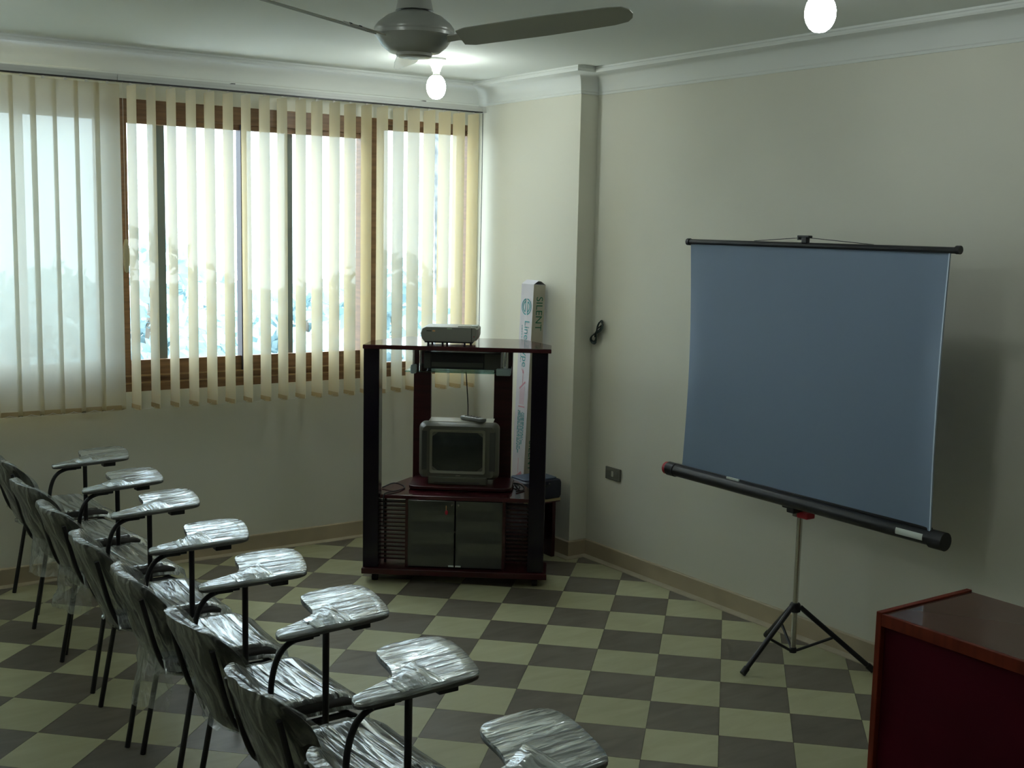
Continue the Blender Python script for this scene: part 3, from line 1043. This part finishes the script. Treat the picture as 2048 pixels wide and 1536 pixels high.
MB().box(-0.087, -0.073, -0.0012, 0.003, 0.073, 0.081).build('orange_mark', 'orange', pj)
MB().box(-0.119, -0.093, -0.0010, 0.003, 0.074, 0.079).build('maker_mark', 'vcr_grey', pj)
MB().box(-0.010, 0.016, -0.0012, 0.003, 0.088, 0.093).build('green_mark', 'green_sticker', pj)
MB().box(0.118, 0.122, -0.0010, 0.003, 0.024, 0.094).build('panel_seam', 'tv_dark', pj)
MB().lathe([(0.003, 0), (0.003, 0.004)], 8, Matrix.Translation((0.133, 0.003, 0.050)) @ Matrix.Rotation(PI / 2, 4, 'X')).build('red_lamp', 'red', pj)

# ------------------------------------------------------------------ corner: little table, black case, tall carton
sd = thing('side_table', 'low dark side table between the stand and the wall step', 'table', (0.062, 0.865, 0))
MB().box(-0.125, 0.135, -0.10, 0.10, 0.330, 0.352).build('table_top', 'mahogany', sd)
MB().box(-0.127, 0.137, -0.102, -0.099, 0.338, 0.353).build('edge_band', 'pale_edge', sd)
for x0 in (-0.12, 0.085):
    MB().box(x0, x0 + 0.022, -0.095, 0.09, 0.0, 0.330).build('side_board', 'mahogany', sd)
MB().box(-0.098, 0.085, 0.075, 0.09, 0.05, 0.330).build('back_board', 'near_black', sd)
bc = thing('equipment_case', 'black soft case lying on the low side table', 'case', (0.055, 0.850, 0.353))
MB().prism(rrect(-0.125, 0.150, -0.10, 0.10, 0.03), 0.0, 0.115, 0.02).build('body', 'navy', bc, smooth=40)
MB().prism(rrect(-0.10, 0.128, -0.075, 0.09, 0.02), 0.114, 0.123, 0.003).build('lid_panel', 'navy_top', bc)
MB().tube(smooth_path([(-0.05, -0.085, 0.10), (-0.04, -0.115, 0.09), (0.04, -0.115, 0.09), (0.05, -0.085, 0.10)], 5), 0.006, 8).build('handle', 'black_plastic', bc, smooth=60)

LB = 1.62
bx_ = thing('carton', 'tall white printed carton leaning upright in the corner', 'carton', (0.078, 1.000, 0.004))
lean = math.atan2(0.062, 1.59)
bx_.rotation_euler = (0, lean, 0)
bw, bd = 0.085, 0.124
MB().box(0, bw, 0, bd, 0, LB - 0.03).build('body', 'carton', bx_)
MB().box(0.0005, bw - 0.0005, -0.0008, 0.0, 0.0, LB - 0.032).build('side_panel', 'carton_grey', bx_)
m = MB()
m.poly([(0, 0, LB - 0.03), (0, bd, LB - 0.03), (bw * 0.42, bd, LB - 0.005), (bw * 0.42, 0, LB - 0.005)])
m.build('end_flap', 'carton', bx_)
m = MB()
m.poly([(bw, 0, LB - 0.03), (bw, bd, LB - 0.03), (bw * 0.60, bd, LB - 0.010), (bw * 0.60, 0, LB - 0.010)])
m.build('end_flap', 'carton_grey', bx_)
MB().box(0.004, bw - 0.004, 0.002, bd - 0.002, LB - 0.0302, LB - 0.0295).build('open_end', 'navy', bx_)


def face_left(mb, pts, off=0.0009):
    """print on the face that looks along -x: pts are (u across from the near edge, height)"""
    mb.poly([(-off, u, z) for u, z in pts])


def face_near(mb, pts, off=0.0018):
    mb.poly([(u, -off, z) for u, z in pts])


def bar(u0, u1, z0, z1):
    return [(u0, z0), (u1, z0), (u1, z1), (u0, z1)]


# round emblem made of two facing arcs with an S stroke
m = MB()
cz, cu = 1.455, 0.062
for R_, a0, a1 in ((0.050, 95, 260), (0.050, -85, 80), (0.036, 110, 250), (0.036, -70, 70)):
    th = 0.0075
    pr = None
    for k in range(13):
        a = math.radians(a0 + (a1 - a0) * k / 12)
        o1 = (cu + 0.98 * R_ * math.cos(a), cz + 1.0 * R_ * math.sin(a))
        o2 = (cu + 0.98 * (R_ - th) * math.cos(a), cz + 1.0 * (R_ - th) * math.sin(a))
        if pr:
            face_left(m, [pr[0], o1, o2, pr[1]])
        pr = (o1, o2)
face_left(m, bar(cu - 0.014, cu - 0.008, cz - 0.045, cz + 0.030))
face_left(m, bar(cu + 0.008, cu + 0.014, cz - 0.030, cz + 0.045))
m.build('round_emblem', 'teal', bx_)


def text_mesh(body, size, mat_, parent, M4, name, ext=0.0):
    cu_ = bpy.data.curves.new('t', 'FONT')
    cu_.body = body
    cu_.size = size
    cu_.align_x = 'LEFT'
    cu_.align_y = 'CENTER'
    to = bpy.data.objects.new('t', cu_)
    COL.objects.link(to)
    dg = bpy.context.evaluated_depsgraph_get()
    me = bpy.data.meshes.new_from_object(to.evaluated_get(dg))
    bpy.data.objects.remove(to)
    me.transform(M4)
    me.materials.clear()
    me.materials.append(M[mat_])
    me.name = name
    o = bpy.data.objects.new(name, me)
    COL.objects.link(o)
    o.parent = parent
    return o


# lettering runs downwards: text x -> -z; on the left face text up -> away along -y (to the right as seen)
ML = Matrix(((0, 0, -1, -0.0010), (0, -1, 0, 0.050), (-1, 0, 0, 1.375), (0, 0, 0, 1)))
text_mesh('Line', 0.070, 'teal', bx_, ML, 'printed_word')
ML2 = Matrix(((0, 0, -1, -0.0010), (0, -1, 0, 0.056), (-1, 0, 0, 1.235), (0, 0, 0, 1)))
text_mesh('Type', 0.070, 'teal', bx_, ML2, 'printed_word')
MN = Matrix(((0, 1, 0, 0.044), (0, 0, -1, -0.0020), (-1, 0, 0, 1.52), (0, 0, 0, 1)))
text_mesh('SILENT', 0.066, 'green', bx_, MN, 'printed_word')
MN2 = Matrix(((0, 1, 0, 0.044), (0, 0, -1, -0.0020), (-1, 0, 0, 0.66), (0, 0, 0, 1)))
text_mesh('SILENT', 0.060, 'green', bx_, MN2, 'printed_word')
# thin column of small print
m = MB()
z = 1.345
while z > 1.13:
    h = random.uniform(0.006, 0.020)
    face_left(m, bar(0.093, 0.098, z - h, z))
    z -= h + 0.005
m.build('small_print', 'teal', bx_, kind='stuff')
m = MB()
for r_, (u0, ztop, zbot) in enumerate(((0.028, 0.822, 0.655), (0.040, 0.826, 0.625), (0.054, 0.820, 0.600), (0.070, 0.832, 0.575), (0.084, 0.834, 0.590))):
    z = ztop
    while z > zbot:
        h = random.uniform(0.006, 0.030)
        face_left(m, bar(u0, u0 + random.uniform(0.006, 0.009), max(zbot, z - h), z))
        z -= h + random.uniform(0.003, 0.006)
m.build('text_block', 'teal', bx_, kind='stuff')
for q in ([(0.030, 1.005), (0.036, 1.012), (0.092, 0.968), (0.088, 0.958)], bar(0.058, 0.0625, 0.99, 1.060), [(0.060, 1.085), (0.068, 1.058), (0.052, 1.058)],
          [(0.058, 1.064), (0.061, 1.058), (0.078, 1.082), (0.075, 1.086)], bar(0.028, 0.092, 0.853, 0.860), bar(0.060, 0.064, 0.455, 0.545),
          [(0.02, 0.455), (0.03, 0.470), (0.09, 0.430), (0.085, 0.42)]):
    m = MB()
    face_left(m, q)
    m.build('pink_mark', 'pink', bx_)
m = MB()
face_left(m, [(0.036, 0.985), (0.086, 0.955), (0.086, 0.870), (0.036, 0.870)], 0.0007)
m.build('pale_diagram', 'pale_pink', bx_)
for q in ([(0.030, 0.69), (0.075, 0.78), (0.080, 0.70), (0.050, 0.66)], bar(0.044, 0.047, 1.14, 1.20), [(0.03, 1.125), (0.06, 1.145), (0.062, 1.138), (0.034, 1.118)]):
    m = MB()
    face_near(m, q)
    m.build('pink_mark', 'pink', bx_)

# ------------------------------------------------------------------ projection screen on its tripod
PX, PY = 0.060, -1.182
ps = thing('projection_screen', 'blue-grey projection screen on a black tripod before the right wall', 'projection screen', (PX, PY, 0))
XF = -0.058           # fabric plane relative to the pole
yl, yr = -0.470 - PY, -1.900 - PY
m = MB()
fr, bk = [], []
NZ, NY = 14, 24
for a in range(NZ + 1):
    z = 0.765 + (1.862 - 0.765) * a / NZ
    row, row2 = [], []
    for b in range(NY + 1):
        u = b / NY
        y = yl + (yr - yl) * u
        bulge = 0.006 * math.sin(PI * a / NZ)
        curl = -0.020 * max(0, (u - 0.965) / 0.035) ** 1.6 * math.sin(PI * min(1, a / NZ * 0.85 + 0.12))
        curl += 0.010 * max(0, (0.03 - u) / 0.03) ** 1.5 * math.sin(PI * a / NZ)
        pinch = 0.006 * math.sin(PI * a / NZ) * (1 - 2 * u) * 0.8
        row.append(Vector((XF + bulge + curl, y - pinch, z)))
        row2.append(Vector((XF + bulge + curl + 0.0012, y - pinch, z)))
    fr.append(row)
    bk.append(row2)
m.loft(fr, False, False, closed=False)
m.build('screen_fabric', 'screen', ps, smooth=60)
m = MB()
m.loft(bk, False, False, closed=False)
m.build('fabric_backing', 'screen_back', ps, smooth=60)
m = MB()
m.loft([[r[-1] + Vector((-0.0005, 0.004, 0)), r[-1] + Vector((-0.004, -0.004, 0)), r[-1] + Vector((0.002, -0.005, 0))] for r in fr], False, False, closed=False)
m.build('lit_curled_edge', 'screen_edge_light', ps, smooth=60)  # paler strip paints the light that the curled edge catches
tb = MB().tube([(XF, -0.452 - PY, 1.872), (XF, -1.925 - PY, 1.869)], 0.0125, 12).build('top_bar', 'black_metal', ps, smooth=60)
for y in (-0.448 - PY, -1.945 - PY):
    MB().tube([(XF, y, 1.871), (XF, y - 0.018 * (1 if y > 0 else -1), 1.871)], 0.0165, 12).build('bar_end_cap', 'black_plastic', tb, smooth=60)
m = MB()
m.box(XF - 0.012, XF + 0.012, -0.014, 0.014, 1.880, 1.905, 0.003)
m.box(XF - 0.012, XF + 0.012, -0.028, 0.038, 1.903, 1.913, 0.003)
m.box(XF - 0.012, XF + 0.012, 0.030, 0.038, 1.893, 1.913, 0.002)
m.build('hanging_hook', 'black_plastic', tb)
MB().tube([(XF, 0.30, 1.884), (XF, 0.02, 1.903), (XF, -0.02, 1.903), (XF, -0.36, 1.882)], 0.0015, 5).build('hanging_wire', 'black_metal', tb)
hs = MB().tube([(XF, -0.385 - PY, 0.752), (XF, -1.925 - PY, 0.745)], 0.030, 16)
hs.box(XF - 0.006, XF + 0.010, -1.90 - PY, -0.42 - PY, 0.770, 0.786, 0.002)
hs = hs.build('case_tube', 'black_metal', ps, smooth=40)
MB().tube([(XF, -0.358 - PY, 0.752), (XF, -0.385 - PY, 0.752)], 0.031, 18).build('red_end_cap', 'red', hs, smooth=60)
MB().tube([(XF, -0.378 - PY, 0.752), (XF, -0.430 - PY, 0.752)], 0.034, 18).build('end_collar', 'black_plastic', hs, smooth=60)
MB().tube([(XF, -1.905 - PY, 0.745), (XF, -1.968 - PY, 0.745)], 0.037, 18).build('end_knob', 'black_plastic', hs, smooth=60)
m = MB()
rs = []
for k in range(5):
    a = math.radians(160 + 50 * k / 4)
    rs.append([Vector((XF + 0.0308 * math.cos(a), y, 0.7455 - 0.0308 * math.sin(a))) for y in (-1.755 - PY, -1.882 - PY)])
m.loft(rs, False, False, closed=False)
m.build('white_sticker', 'white_sticker', hs, smooth=60)
MB().box(XF - 0.012, XF - 0.005, -0.865 - PY, -0.785 - PY, 0.7725, 0.7875, 0.001).build('latch_plate', 'white_sticker', hs)
pv = MB().box(XF - 0.01, 0.022, -0.022, 0.022, 0.695, 0.735, 0.005)
pv.box(-0.03, 0.01, 0.03, 0.085, 0.700, 0.738, 0.006)
pv.build('pivot_block', 'black_plastic', ps)
m = MB().box(-0.030, 0.024, -0.066, -0.004, 0.672, 0.700, 0.006)
m.build('red_lever', 'red', ps)
MB().box(-0.028, 0.022, -0.004, 0.022, 0.672, 0.700, 0.004).build('pole_clamp', 'outlet', ps)
MB().tube([(0, 0, 0.055), (0, 0, 0.70)], 0.0125, 14).build('pole', 'chrome', ps, smooth=60)
MB().tube([(0, 0.0, 0.70), (0.01, 0, 1.86)], 0.010, 12).build('upper_pole', 'black_metal', ps, smooth=60)
MB().box(XF + 0.008, 0.016, -0.012, 0.012, 1.855, 1.872, 0.003).build('top_arm', 'black_metal', ps)
MB().lathe([(0.014, 0.230), (0.024, 0.236), (0.026, 0.262), (0.020, 0.274), (0.014, 0.276)], 18).build('tripod_hub', 'black_plastic', ps, smooth=40)
MB().lathe([(0.002, 0.040), (0.016, 0.044), (0.019, 0.056), (0.014, 0.068)], 16).build('brace_hub', 'black_plastic', ps, smooth=40)
feet = [(-0.263, -1.192), (0.259, -1.470), (0.197, -0.894)]
for fx, fy in feet:
    v = Vector((fx - PX, fy - PY))
    d = v.normalized()
    top = Vector((d.x * 0.022, d.y * 0.022, 0.258))
    bot = Vector((v.x, v.y, 0.014))
    lg = MB().tube([top, bot], 0.0115, 10).build('leg', 'black_metal', ps, smooth=60)
    dirv = (bot - top).normalized()
    MB().tube([bot - dirv * 0.03, bot + dirv * 0.004], 0.0145, 10).build('rubber_foot', 'black_plastic', lg, smooth=60)
    mid = top + (bot - top) * 0.48
    MB().tube([(d.x * 0.012, d.y * 0.012, 0.054), (d.x * 0.022, d.y * 0.022, 0.058), mid], 0.0065, 8).build('leg_brace', 'black_metal', ps, smooth=60)

# ------------------------------------------------------------------ desk at the right edge
DX, DY = -1.024, -2.453
dk = thing('desk', 'dark red-brown desk with a glossy top, cut off by the right edge', 'desk', (DX, DY, 0))
DL, DD, DZ = 1.50, 0.455, 0.78
MB().box(0.0, DD, -0.020, 0.0, 0.0, DZ, 0.002).build('side_panel', 'desk_edge', dk)
MB().box(0.0, DD, -DL, -DL + 0.03, 0.0, DZ, 0.002).build('side_panel', 'desk_edge', dk)
MB().box(0.012, DD - 0.004, -DL + 0.03, -0.020, DZ - 0.034, DZ - 0.006).build('top_board', 'desk_top', dk)
MB().box(0.0, 0.014, -DL + 0.03, -0.020, DZ - 0.042, DZ - 0.004, 0.002).build('front_rail', 'desk_edge', dk)
MB().box(0.020, 0.036, -DL + 0.03, -0.020, 0.06, DZ - 0.034).build('front_panel', 'desk_panel', dk)


# ------------------------------------------------------------------ tablet-arm chairs, still wrapped in film
TAB = [(0.095, 0.000), (0.18, -0.004), (0.30, -0.006), (0.415, -0.004), (0.452, 0.022), (0.480, 0.105), (0.503, 0.210), (0.504, 0.275),
       (0.478, 0.314), (0.41, 0.326), (0.335, 0.325), (0.292, 0.300), (0.276, 0.245), (0.262, 0.165), (0.228, 0.098), (0.18, 0.072), (0.13, 0.066), (0.097, 0.058), (0.083, 0.030)]


def chair_parts(t, seed):
    rnd = random.Random(seed)
    R = 0.0105
    for s in (-1, 1):
        MB().tube([(0.0, s * 0.212, 0.0), (0.075, s * 0.203, 0.415), (0.10, s * 0.200, 0.428)], R, 8).build('leg', 'black_metal', t, smooth=60)
        MB().tube([(0.425, s * 0.212, 0.0), (0.360, s * 0.203, 0.415), (0.335, s * 0.200, 0.428)], R, 8).build('leg', 'black_metal', t, smooth=60)
        MB().tube([(0.095, s * 0.200, 0.428), (0.340, s * 0.200, 0.428)], R, 8).build('seat_rail', 'black_metal', t, smooth=60)
        MB().tube(smooth_path([(0.13, s * 0.165, 0.436), (0.02, s * 0.165, 0.440), (-0.030, s * 0.166, 0.50), (-0.085, s * 0.17, 0.70)], 5), 0.009, 8).build('back_upright', 'black_metal', t, smooth=60)
    MB().tube([(0.10, -0.2, 0.428), (0.10, 0.2, 0.428)], R, 8).build('cross_bar', 'black_metal', t, smooth=60)
    MB().tube([(0.335, -0.2, 0.428), (0.335, 0.2, 0.428)], R, 8).build('cross_bar', 'black_metal', t, smooth=60)
    # seat pad
    m = MB()
    rings = []
    for z, ins in ((0.436, 0.020), (0.440, 0.006), (0.455, 0.0), (0.470, 0.004), (0.480, 0.022), (0.483, 0.05)):
        r = []
        for x, y in rrect(-0.015 + ins, 0.395 - ins, -0.212 + ins, 0.212 - ins, 0.06, 5):
            drop = 0.030 * max(0, (x - 0.30) / 0.095) ** 2
            r.append(Vector((x, y, z - drop + 0.010 * (abs(y) / 0.21) ** 2)))
        rings.append(r)
    m.loft(rings)
    m.build('seat', 'vinyl', t, smooth=50)

    # backrest: flattened rounded shell, hollow towards the sitter
    def back_ring(u, off=0.0, wr=0.0, zb=0.415, zt=0.755):
        z = zb + (zt - zb) * u
        xc = -0.004 - 0.112 * (z - 0.45) / 0.30
        hw = 0.205
        if u > 0.72:
            hw *= 1 - 0.30 * ((u - 0.72) / 0.28) ** 2.6
        if u < 0.25:
            hw *= 1 - 0.22 * ((0.25 - u) / 0.25) ** 2
        hw += off
        ht = 0.016 * (1 - 0.5 * max(0, (u - 0.85) / 0.15) ** 2) + off
        out = []
        N = 28
        for k in range(N):
            a = 2 * PI * k / N
            ca, sa = math.cos(a), math.sin(a)
            y = hw * math.copysign(abs(ca) ** 0.8, ca)
            tx = ht * math.copysign(abs(sa) ** 0.7, sa)
            bend = 0.085 * (abs(y) / 0.21) ** 2.3
            w_ = 0
            if wr:
                w_ = wr * noise.noise(Vector((y * 16 + seed * 3.1, z * 9, sa * 2 + seed)))
            out.append(Vector((xc + bend - tx + w_, y + w_ * 0.5, z - 0.020 * max(0, (u - 0.7) / 0.3) * (y / 0.21) ** 2)))
        return out
    m = MB()
    m.loft([back_ring(u) for u in (0, 0.03, 0.12, 0.25, 0.4, 0.55, 0.7, 0.8, 0.88, 0.94, 0.98, 1.0)])
    m.build('backrest', 'vinyl', t, smooth=60)
    m = MB()
    rows = [back_ring(u, 0.007 + 0.006 * rnd.random(), 0.013) for u in (0.0, 0.1, 0.2, 0.3, 0.4, 0.5, 0.6, 0.7, 0.8, 0.9, 0.96, 1.01)]
    low = []
    for q, zz in enumerate((0.33 + 0.03 * rnd.random(), 0.38, 0.42)):
        base = back_ring(0.02, 0.012 + 0.016 * (2 - q) / 2, 0.0)
        low.append([Vector((p.x + 0.02 * noise.noise(Vector((p.y * 14 + seed, zz * 10, q))) + (0.015 if p.x > 0.02 else -0.005),
                            p.y + 0.012 * noise.noise(Vector((p.x * 20, p.y * 15 + seed, zz * 8))),
                            zz + 0.035 * noise.noise(Vector((p.y * 8 + 5 * seed, q, p.x * 20))))) for p in base])
    m.loft(low[2:] + rows, False, True)
    m.build('back_film', 'film', t, smooth=60)
    # loose tail of film hanging behind and under the backrest
    if seed in (2, 3, 5):
        m = MB()
        rows = []
        for q in range(7):
            u = q / 6
            z = 0.50 - (0.15 + 0.05 * rnd.random()) * u
            r = []
            for k in range(13):
                v = -1 + 2 * k / 12
                y = 0.19 * v * (1 - 0.15 * u)
                nx = noise.noise(Vector((y * 12 + seed * 2, u * 3, 1.3 * seed)))
                r.append(Vector((-0.045 - 0.030 * u + 0.080 * v * v + 0.030 * u * nx, y, z + 0.03 * u * noise.noise(Vector((y * 9, seed, 4))))))
            rows.append(r)
        m.loft(rows, False, False, closed=False)
        m.build('film_tail', 'film_loose', t, smooth=60)
    # film stretched over the seat
    m = MB()
    rows = []
    for a in range(19):
        x = -0.022 + 0.425 * a / 18
        r = []
        for b in range(17):
            v = -1 + 2 * b / 16
            y = 0.219 * v
            z = 0.4875 + 0.010 * v * v - 0.032 * max(0, (x - 0.30) / 0.095) ** 2
            if abs(v) > 0.86:
                z -= 0.045 * (abs(v) - 0.86) / 0.14
            z += 0.0035 * noise.noise(Vector((x * 60 + 3 * seed, y * 9, seed)))
            r.append(Vector((x, y, z)))
        rows.append(r)
    end = [Vector((0.402, p.y, p.z - 0.028)) for p in rows[-1]]
    rows.append(end)
    m.loft(rows, False, False, closed=False)
    m.build('seat_film', 'film_seat', t, smooth=60)

    # writing tablet on its two tubes
    y0, z0 = -0.270, 0.722
    tilt = Matrix.Translation((0.05, 0, z0)) @ Matrix.Rotation(math.radians(-1.6), 4, 'Y') @ Matrix.Translation((-0.05, 0, 0))
    outl = [(p.x, p.y) for p in smooth_path([(x, y0 + y, 0) for x, y in TAB], 3, True)]
    tab = MB().prism(outl, 0.0, 0.014, 0.003, tilt).build('writing_tablet', 'board', t, smooth=40)
    cx = sum(p[0] for p in outl) / len(outl)
    cy = sum(p[1] for p in outl) / len(outl)
    m = MB()
    rings = []
    for sc_, z in ((1.006, 0.009), (1.004, 0.0145), (0.985, 0.0175), (0.80, 0.0170), (0.5, 0.0170), (0.2, 0.0170)):
        r = []
        for x, y in outl:
            dx, dy = x - cx, y - cy
            xx, yy = cx + dx * sc_, cy + dy * sc_
            if sc_ < 0.99:       # keep inside the outline of the waisted board
                xx, yy = x + (cx - x) * (1 - sc_), y + (cy - y) * (1 - sc_)
            zz = z + 0.0016 * noise.noise(Vector((xx * 40 + seed, yy * 40, seed * 2.0)))
            r.append(tilt @ Vector((xx, yy, zz)))
        rings.append(r)
    m.loft(rings, False, True)
    m.build('tablet_film', 'film_tablet', tab, smooth=50)
    # a crumpled knot of film where the tablet narrows
    m = MB()
    rows = []
    kx = 0.235 + 0.03 * rnd.random()
    for a in range(9):
        r = []
        for b in range(9):
            u, v = a / 8, b / 8
            x = kx - 0.05 + 0.13 * u
            y = y0 + 0.005 + (0.085 + 0.09 * u) * v
            h = 0.019 + 0.020 * math.sin(PI * u) * math.sin(PI * v) * (0.4 + abs(noise.noise(Vector((x * 60, y * 60, seed)))))
            h += 0.004 * noise.noise(Vector((x * 120, y * 120, seed)))
            r.append(tilt @ Vector((x, y, h)))
        rows.append(r)
    m.loft(rows, False, False, closed=False)
    m.build('film_knot', 'film_seat', tab, smooth=60)
    MB().tube([(0.235, -0.213, 0.428), (0.235, -0.250, 0.435), (0.235, -0.252, 0.722)], 0.0105, 10).build('tablet_post', 'black_metal', t, smooth=60)
    MB().tube(smooth_path([(0.22, -0.235, 0.716), (0.155, -0.235, 0.713), (0.105, -0.235, 0.690), (0.078, -0.232, 0.635), (0.070, -0.225, 0.55), (0.085, -0.205, 0.43)], 5), 0.0095, 8).build('tablet_tube', 'black_metal', t, smooth=60)
    MB().box(0.135, 0.195, -0.255, -0.215, 0.708, 0.725, 0.003).build('tube_clamp', 'black_plastic', t)
    MB().box(0.325, 0.385, -0.255, -0.215, 0.708, 0.732, 0.003).build('tube_clamp', 'black_plastic', t)


CHAIRS = [  # (y centre, x of rear feet, turn)
    (1.418, -2.655, 2.0, 'film-wrapped tablet chair nearest the window wall, at the far end of the row'),
    (0.795, -2.690, 5.0, 'second film-wrapped tablet chair counted from the window wall'),
    (0.290, -2.700, 2.0, 'third film-wrapped tablet chair counted from the window wall'),
    (-0.290, -2.715, -3.0, 'fourth film-wrapped tablet chair counted from the window wall'),
    (-0.800, -2.712, -4.0, 'fifth film-wrapped tablet chair counted from the window wall'),
    (-1.365, -2.705, 1.5, 'sixth film-wrapped tablet chair counted from the window wall'),
    (-1.915, -2.735, 0.0, 'seventh film-wrapped tablet chair, its tablet whole in view'),
    (-2.500, -2.772, 0.0, 'nearest film-wrapped tablet chair, cut off by the bottom edge'),
]
for k, (yc, xf, rot, lb) in enumerate(CHAIRS):
    t = thing('tablet_chair', lb, 'chair', (xf, yc, 0), math.radians(rot), 'row of film-wrapped tablet chairs')
    chair_parts(t, k + 1)
